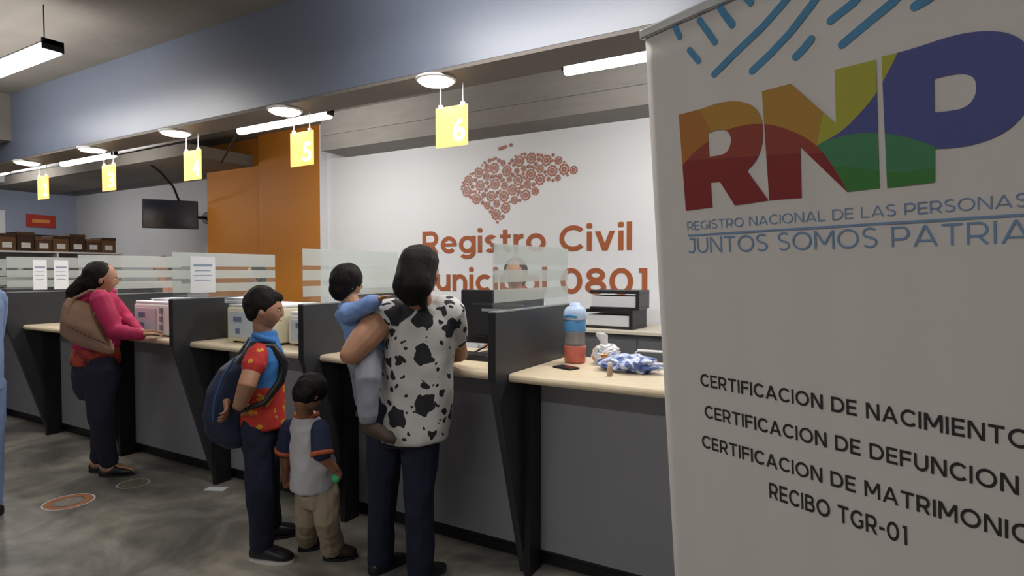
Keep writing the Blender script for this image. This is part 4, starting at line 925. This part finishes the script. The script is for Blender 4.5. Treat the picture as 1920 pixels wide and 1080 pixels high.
fuse('shirt', bm, sm_, P, off, .007, 4, .005, 14)
slv = mat('red_sleeve', (.50, .03, .02), .8)
bm = bmesh.new(); tube(bm, [shN, shN.lerp(elN, .25), shN.lerp(elN, .42)], [.054, .056, .058]); s1 = fuse('sleeve', bm, patch_mat('sleeve_print', [(.58, .30, .03), (.48, .025, .02), (.42, .02, .015)], 20, .8), P, off, .006, 3); s1['label'] = 'red sleeve with yellow print'
bm = bmesh.new(); tube(bm, [shF, shF.lerp(elF, .6)], [.054, .056]); fuse('sleeve', bm, slv, P, off, .006, 3)
bm = bmesh.new(); tube(bm, [U(478, 628, 2.9), U(492, 634, 2.86), U(512, 640, 2.9)], .016, 10); link('collar', bm, mat('blue_collar', (.04, .16, .42), .8), P, off, True)
bm = bmesh.new(); pc2 = U(488, 812, 3.0)
loft(bm, [(pc2 - Z * .08, br * .11, bf * .09), (pc2, br * .125, bf * .1), (pc2 + Z * .06, br * .12, bf * .095)])
tube(bm, [hN, kN, kN.lerp(aN, .5), aN + Z * .01], [.078, .068, .062, .06]); tube(bm, [hF, kF, kF.lerp(aF, .5), aF + Z * .01], [.078, .068, .06, .056])
fuse('trousers', bm, JEANS, P, off, .007, 4, .006, 12)
WS = mat('off_white_rubber', (.6, .59, .56), .6)
shoe(P, off, aN, RGT * .95 - FWD * .15, .24, BLACK, WS, .042); shoe(P, off, aF, RGT * .8 + FWD * .3, .23, BLACK, BLACK, .042)
bm = bmesh.new(); ell(bm, ph + pup * .024 - pf * .018, pr_ * .078, pf * .089, pup * .096, 28, 20); ell(bm, ph - pup * .012 - pf * .05, pr_ * .071, pf * .044, pup * .055); ell(bm, ph + pup * .066 + pf * .034, pr_ * .052, pf * .046, pup * .032)
fuse('hair', bm, HAIR, P, off, .005, 3, .003, 40)
# backpack
NAVY = mat('dark_navy_nylon', (.012, .02, .05), .55, var=.4, scale=6); NAVB = mat('blue_nylon_trim', (.03, .08, .22), .5, var=.2)
bk = empty('backpack', U(430, 740, 3.0), 'large dark navy backpack worn by the boy', 'backpack'); off = bk.location.copy()
bb = [U(468, 662, 2.97), U(448, 690, 2.98), U(434, 730, 2.99), U(428, 775, 2.99), U(432, 815, 2.99), U(442, 834, 2.98)]
bm = bmesh.new(); loft(bm, [(c_, br * a_, bf * d_) for c_, a_, d_ in zip(bb, (.06, .10, .12, .125, .115, .07), (.04, .09, .115, .12, .10, .05))], 28, .8)
fuse('main_bag', bm, NAVY, bk, off, .008, 5, .006, 9)
pcx = U(403, 775, 2.97); bm = bmesh.new(); loft(bm, [(pcx - Z * .1, br * .09, bf * .035), (pcx - Z * .08, br * .105, bf * .05), (pcx + Z * .04, br * .105, bf * .045), (pcx + Z * .07, br * .09, bf * .02)], 20, .8); link('front_pocket', bm, NAVY, bk, off, True)
for sg in (1, -1):
    sc = pc_[3] + br * sg * .10
    pts = [sc - bf * .10 + Z * .0, sc - bf * .05 + Z * .075 , sc + bf * .04 + Z * .062, sc + bf * .095 - Z * .02, sc + bf * .075 - Z * .11, sc - bf * .0 - Z * .2 + br * sg * .05, sc - bf * .11 - Z * .24]
    bm = bmesh.new(); tube(bm, pts, [.018, .024, .026, .026, .022, .014, .012], 10); link('shoulder_strap', bm, BLACK, bk, off, True)
bm = bmesh.new(); tube(bm, [U(440, 672, 2.85), U(418, 705, 2.83), U(402, 750, 2.83), U(400, 790, 2.84)], .006, 6); link('zip', bm, NAVB, bk, off, True)

# ---------- toddler in the baseball tee
tf = H(RGT * .62 + FWD * .78); tr = tf.cross(Z)
base = G(598, 1042); Q = person('person', base, 'toddler with white shirt, navy sleeves and khaki trousers looking down beside the boy'); off = Q.location.copy()
th = U(584, 738, 2.88); tuf = (tf - Z * .75).normalized(); tup = (Z + tf * .75).normalized(); trr = tuf.cross(tup)
bm = bmesh.new(); head(bm, th, tuf, tup, .172)
tcn = [U(593, 905, 2.98), U(590, 870, 2.96), U(584, 830, 2.94), U(578, 800, 2.93), U(575, 785, 2.92)]
tube(bm, [tcn[-1], th - tup * .06 - tuf * .02], [.042, .038])
loft(bm, [(c_, tr * a_, tf * d_) for c_, a_, d_ in zip(tcn, (.095, .09, .09, .095, .06), (.08, .075, .07, .065, .05))])
shN, shF = U(601, 808, 2.84), U(543, 805, 2.94)
elN, wrN = U(604, 856, 2.80), U(628, 880, 2.84); elF, wrF = U(534, 850, 2.96), U(536, 885, 3.02)
tube(bm, [shN, elN, wrN], [.036, .03, .022]); tube(bm, [shF, elF, wrF], [.036, .03, .022])
hand(bm, wrN, RGT * .4 - Z * .6 + FWD * .2, -RGT, .55, .9, 1); hand(bm, wrF, -Z, tr, .55, .3)
aN, aF = G(625, 1048), G(577, 1030); aN.z = aF.z = .06
hN, hF = U(612, 925, 2.96), U(577, 925, 3.0); kN, kF = U(612, 975, 2.93), U(575, 975, 3.0)
tube(bm, [hN, kN, aN + Z * .02], [.05, .04, .03]); tube(bm, [hF, kF, aF + Z * .02], [.05, .04, .03])
fuse('body', bm, SKIND, Q, off, .0042); face(Q, off, th, tuf, tup, .172)
TW = mat('white_jersey', (.50, .50, .52), .85, var=.08, scale=14)
bm = bmesh.new(); loft(bm, [(U(588, 916, 2.98), tr * .11, tf * .105), (U(588, 911, 2.98), tr * .12, tf * .115), (U(587, 870, 2.96), tr * .118, tf * .105), (U(582, 830, 2.94), tr * .115, tf * .092), (U(577, 800, 2.93), tr * .11, tf * .082), (U(575, 783, 2.92), tr * .068, tf * .06), (U(574, 775, 2.92), tr * .05, tf * .05)])
fuse('shirt', bm, TW, Q, off, .006, 4, .006, 16)
NVY = mat('navy_jersey', (.015, .022, .06), .85); ORT = mat('orange_trim', (.42, .09, .03), .8)
for a_, e_ in ((shN, elN), (shF, elF)):
    bm = bmesh.new(); tube(bm, [a_.lerp(e_, -.08), a_.lerp(e_, .4), a_.lerp(e_, .8)], [.047, .049, .05]); s1 = fuse('sleeve', bm, NVY, Q, off, .005, 3); s1['label'] = 'navy sleeve'
    dd = (e_ - a_).normalized(); bm = bmesh.new(); tube(bm, [a_.lerp(e_, .8), a_.lerp(e_, .8) + dd * .02], .053, 18, False); link('sleeve_trim', bm, ORT, Q, off, True)
bm = bmesh.new(); n_ = 20; cc = U(574, 777, 2.92); pts = [cc + tr * .058 * math.cos(2 * math.pi * k / n_) + tf * .055 * math.sin(2 * math.pi * k / n_) for k in range(n_ + 1)]; tube(bm, pts, .009, 8); link('collar', bm, ORT, Q, off, True)
KH = mat('khaki_cotton', (.33, .265, .19), .85, var=.15, scale=14)
bm = bmesh.new(); pc3 = U(595, 925, 2.98); loft(bm, [(pc3 - Z * .05, tr * .095, tf * .085), (pc3, tr * .105, tf * .095), (pc3 + Z * .04, tr * .1, tf * .09)])
tube(bm, [hN, kN, kN.lerp(aN, .5), aN + Z * .0], [.068, .06, .057, .056]); tube(bm, [hF, kF, kF.lerp(aF, .5), aF], [.066, .058, .055, .052])
fuse('trousers', bm, KH, Q, off, .006, 4, .008, 18)
DB = mat('dark_brown_leather', (.03, .018, .012), .5)
shoe(Q, off, aN, RGT * .9 + FWD * .15, .17, DB, BLACK, .036, hgt=.06); shoe(Q, off, aF, RGT * .75 + FWD * .5, .17, DB, BLACK, .036, hgt=.06)
bm = bmesh.new(); ell(bm, th + tup * .018 - tuf * .016, trr * .071, tuf * .082, tup * .083, 24, 18); ell(bm, th - tup * .015 - tuf * .04, trr * .066, tuf * .05, tup * .06)
fuse('hair', bm, HAIR, Q, off, .005, 3, .004, 40)
gb = wrN + RGT * .004 - Z * .045; bm = bmesh.new(); ell(bm, (0, 0, 0), EX * .022, EY * .018, EZ * .022, 16, 12); o = link('green_toy', bm, mat('green_plastic', (.05, .45, .15), .4), smooth=True); o.location = gb
props(o, "small round green toy held in the toddler's hand", 'toy')

# ---------- woman in the pink jacket
wf = H(RGT * .72 + FWD * .55); wr2 = wf.cross(Z)
base = G(205, 893); W = person('person', base, 'woman in bright pink jacket and dark jeans leaning on the far counter'); off = W.location.copy()
wh = U(192, 522, 4.12); whf = (H(RGT * .8 + FWD * .5) - Z * .15).normalized(); whu = (Z + H(whf) * .12).normalized(); whr = whf.cross(whu)
aN, aF = G(205, 892), G(186, 884); aN.z = aF.z = .09
hN, hF = U(190, 692, 4.16), U(180, 692, 4.28); kN, kF = U(188, 780, 4.16), U(190, 775, 4.3)
sN, sF = U(190, 562, 4.02), U(195, 556, 4.32)
eN, wN = U(216, 622, 3.98), U(262, 634, 3.98); eF, wF = U(150, 620, 4.30), U(134, 672, 4.30)
wF = U(133, 668, 4.15); eF = U(150, 610, 4.15)
eF2 = U(235, 600, 4.35); wF2 = U(262, 622, 4.15)
tcw = [U(180, 690, 4.24), U(180, 645, 4.22), U(180, 600, 4.20), U(182, 565, 4.18), U(184, 545, 4.17)]
bm = bmesh.new(); head(bm, wh, whf, whu, .222)
tube(bm, [tcw[-1], wh - whu * .08 - whf * .01], [.056, .05])
loft(bm, [(c_, wr2 * a_, wf * d_) for c_, a_, d_ in zip(tcw, (.16, .14, .15, .15, .09), (.12, .105, .11, .10, .07))])
wN.z = WTZ + .05
tube(bm, [sN, eN, wN], [.052, .042, .03]); tube(bm, [sF, eF2, wF2], [.052, .042, .03])
hand(bm, wN, RGT * .6 + FWD * .5, -Z, .9, .2); hand(bm, wF2, RGT * .6 + FWD * .4, -Z, .9, .2)
tube(bm, [hN, kN, aN + Z * .02], [.08, .058, .042]); tube(bm, [hF, kF, aF + Z * .02], [.08, .058, .042])
dft = H(RGT * .95 + FWD * .1)
for a_ in (aN, aF): g_ = Vector((a_.x, a_.y, 0)); tube(bm, [g_ + Z * .06 - dft * .03, g_ + dft * .08 + Z * .045, g_ + dft * .15 + Z * .03], [.036, .034, .026])
fuse('body', bm, SKIN, W, off, .006); face(W, off, wh, whf, whu, .222)
PK = mat('bright_pink_fabric', (.44, .018, .09), .75, var=.15, scale=8, bump=.4, bscale=14)
bm = bmesh.new(); loft(bm, [(U(180, 652, 4.22), wr2 * .155, wf * .13), (U(180, 648, 4.22), wr2 * .17, wf * .145), (tcw[2], wr2 * .175, wf * .145), (tcw[3] + Z * .02, wr2 * .165, wf * .125), (tcw[4], wr2 * .11, wf * .09), (tcw[4] + Z * .04, wr2 * .075, wf * .075)])
tube(bm, [sN, sN.lerp(eN, .5), eN, eN.lerp(wN, .95)], [.072, .066, .06, .046]); tube(bm, [sF, eF2, eF2.lerp(wF2, .9)], [.07, .058, .045])
fuse('jacket', bm, PK, W, off, .007, 4, .010, 10)
bm = bmesh.new(); hc = tcw[4] + Z * .005 - wf * .015; tube(bm, [hc - wf * .08 + wr2 * .05 + Z * .02, hc + wf * .02 + wr2 * .10 + Z * .012, hc + wf * .10 + wr2 * .02 - Z * .01, hc + wf * .05 - wr2 * .09 + Z * .01, hc - wf * .06 - wr2 * .07 + Z * .02, hc - wf * .08 + wr2 * .05 + Z * .02], .024, 12); link('hood', bm, PK, W, off, True)
bm = bmesh.new(); loft(bm, [(U(180, 682, 4.24), wr2 * .165, wf * .15), (U(180, 676, 4.24), wr2 * .175, wf * .155), (U(180, 640, 4.22), wr2 * .158, wf * .135)])
fuse('blouse', bm, patch_mat('red_floral', [(.10, .015, .01), (.28, .03, .02), (.42, .06, .03)], 16, .8), W, off, .008, 3)
bm = bmesh.new(); pc4 = U(180, 700, 4.24); loft(bm, [(pc4 - Z * .17, wr2 * .13, wf * .11), (pc4 - Z * .10, wr2 * .16, wf * .135), (pc4, wr2 * .172, wf * .15), (pc4 + Z * .08, wr2 * .16, wf * .135)])
tube(bm, [hN, hN.lerp(kN, .5), kN, kN.lerp(aN, .5), aN + Z * .02], [.112, .095, .076, .066, .06]); tube(bm, [hF, hF.lerp(kF, .5), kF, kF.lerp(aF, .5), aF + Z * .02], [.112, .09, .075, .064, .058])
fuse('trousers', bm, mat('navy_trousers', (.014, .016, .035), .8, var=.2), W, off, .008, 4, .006, 9)
for a_ in (aN, aF): shoe(W, off, a_, dft, .24, BLACK, BLACK, .042, 'flat_shoe', .03)
bm = bmesh.new(); ell(bm, wh + whu * .018 - whf * .024, whr * .086, whf * .096, whu * .104, 24, 18); ell(bm, wh - whu * .03 - whf * .06, whr * .076, whf * .06, whu * .075)
tube(bm, [wh - whf * .1 - whu * .03, wh - whf * .16 - whu * .12, wh - whf * .18 - Z * .2, wh - whf * .19 - Z * .28], [.045, .042, .036, .02])
fuse('hair', bm, HAIR, W, off, .007, 3, .004, 30)
# her shoulder bag
LE = mat('tan_leather', (.29, .165, .105), .5, var=.18, scale=10, bump=.2, bscale=30)
sb = empty('shoulder_bag', U(165, 608, 3.95), 'tan leather shoulder bag hanging behind the woman in pink', 'bag'); off = sb.location.copy()
bx = U(210, 650, 3.9); bm = bmesh.new()
sd = H(RGT); dp = FWD
cA = [(U(172, 652, 4.0), .14, .04), (U(164, 640, 4.0), .175, .06), (U(158, 610, 4.0), .15, .065), (U(152, 580, 4.0), .115, .045), (U(150, 564, 4.0), .085, .02)]
loft(bm, [(c_, (sd * a_ - Z * a_ * .32), dp * d_) for c_, a_, d_ in cA], 28, .75)
for v in bm.verts: v.co += FWD * .0
fuse('bag_body', bm, LE, sb, off, .007, 4, .004, 9)
bm = bmesh.new(); tube(bm, [U(128, 590, 3.96), U(138, 560, 3.98), U(168, 545, 4.0), U(196, 545, 4.05), U(190, 570, 3.96), U(178, 590, 3.95)], .010, 8); link('strap', bm, LE, sb, off, True)
bm = bmesh.new(); tube(bm, [U(127, 610, 3.93), U(160, 628, 3.925), U(200, 645, 3.93)], .005, 8); link('zip', bm, mat('dark_leather', (.09, .04, .025), .5), sb, off, True)

# ---------- plain standing figures: partly seen
def stander(base, face_dir, h, label, top, legs, skin=SKIN, hair=HAIR, arms='down'):
    f = H(face_dir); r = f.cross(Z); T = person('person', base, label); off = T.location.copy(); g = off.copy()
    hc = g + Z * (h - h * .067); hh = h * .135
    bm = bmesh.new(); head(bm, hc, f, Z, hh)
    tube(bm, [g + Z * h * .80, hc - Z * hh * .35 - f * .01], [.055, .05])
    prof = ((.47, .15, .10), (.56, .14, .10), (.66, .145, .10), (.76, .16, .10), (.81, .13, .08), (.83, .07, .06))
    loft(bm, [(g + Z * h * a, r * b_ * h / 1.65, f * c_ * h / 1.65) for a, b_, c_ in prof])
    A = []
    for s in (-1, 1):
        sh = g + Z * h * .79 + r * s * .165 * h / 1.65
        el_ = sh + r * s * .03 - Z * .27 + (f * .05 if arms == 'down' else f * .1); wr_ = el_ + (-Z * .24 + f * .05 if arms == 'down' else f * .22 - r * s * .06 + Z * .02); A.append((sh, el_, wr_))
        tube(bm, [sh, el_, wr_], [.05, .042, .03]); hand(bm, wr_, wr_ - el_, -r * s if arms == 'down' else -Z, .95, .35, 1)
    Lg = []
    for s in (-1, 1):
        hp = g + Z * h * .49 + r * s * .09; kn = g + Z * h * .27 + r * s * .095; an = g + Z * .09 + r * s * .1; Lg.append((hp, kn, an)); tube(bm, [hp, kn, an], [.08, .058, .042])
    fuse('body', bm, skin, T, off, .0065); face(T, off, hc, f, Z, hh)
    bm = bmesh.new(); loft(bm, [(g + Z * h * a, r * (b_ + .022) * h / 1.65, f * (c_ + .025) * h / 1.65) for a, b_, c_ in prof])
    for sh, el_, wr_ in A: tube(bm, [sh, sh.lerp(el_, .5), el_, el_.lerp(wr_, .85)], [.066, .06, .054, .042])
    fuse('shirt', bm, top, T, off, .009, 4, .005, 10)
    bm = bmesh.new(); loft(bm, [(g + Z * h * .44, r * .15, f * .11), (g + Z * h * .5, r * .17, f * .125), (g + Z * h * .56, r * .155, f * .118)])
    for hp, kn, an in Lg: tube(bm, [hp, kn, kn.lerp(an, .5), an], [.1, .078, .068, .062])
    fuse('trousers', bm, legs, T, off, .009, 4, .005, 10)
    for hp, kn, an in Lg: shoe(T, off, an, f, .25, BLACK, GREYP)
    bm = bmesh.new(); ell(bm, hc + Z * .018 - f * .022, r * .084, f * .094, Z * .10, 24, 18); ell(bm, hc - Z * .03 - f * .05, r * .074, f * .055, Z * .07); fuse('hair', bm, hair, T, off, .007, 3, .003, 30)
c = G(-46, 985); stander(c, -RGT, 1.68, 'person in light blue denim at the left picture edge', LJEANS, LJEANS)
TS1 = mat('grey_shirt', (.22, .22, .24), .8); TS2 = mat('salmon_shirt', (.50, .20, .14), .8); TS3 = mat('white_shirt', (.55, .55, .56), .8)
def atY(px, y): p = WY(px, 508, y); return Vector((p.x, p.y, 0))
stander(atY(966, 3.55), (.35, -1, 0), 1.585, 'clerk with brown hair standing behind the glass right of the mother', TS3, DARK, hair=HAIRB, arms='fwd')
stander(atY(303, 3.65), (.3, -1, 0), 1.66, 'clerk in salmon shirt behind the glass right of the woman in pink', TS2, DARK, hair=HAIRB, arms='fwd')
stander(atY(478, 3.75), (-.3, -1, 0), 1.56, 'clerk in salmon shirt behind the glass left of the orange column', TS2, DARK, arms='fwd')
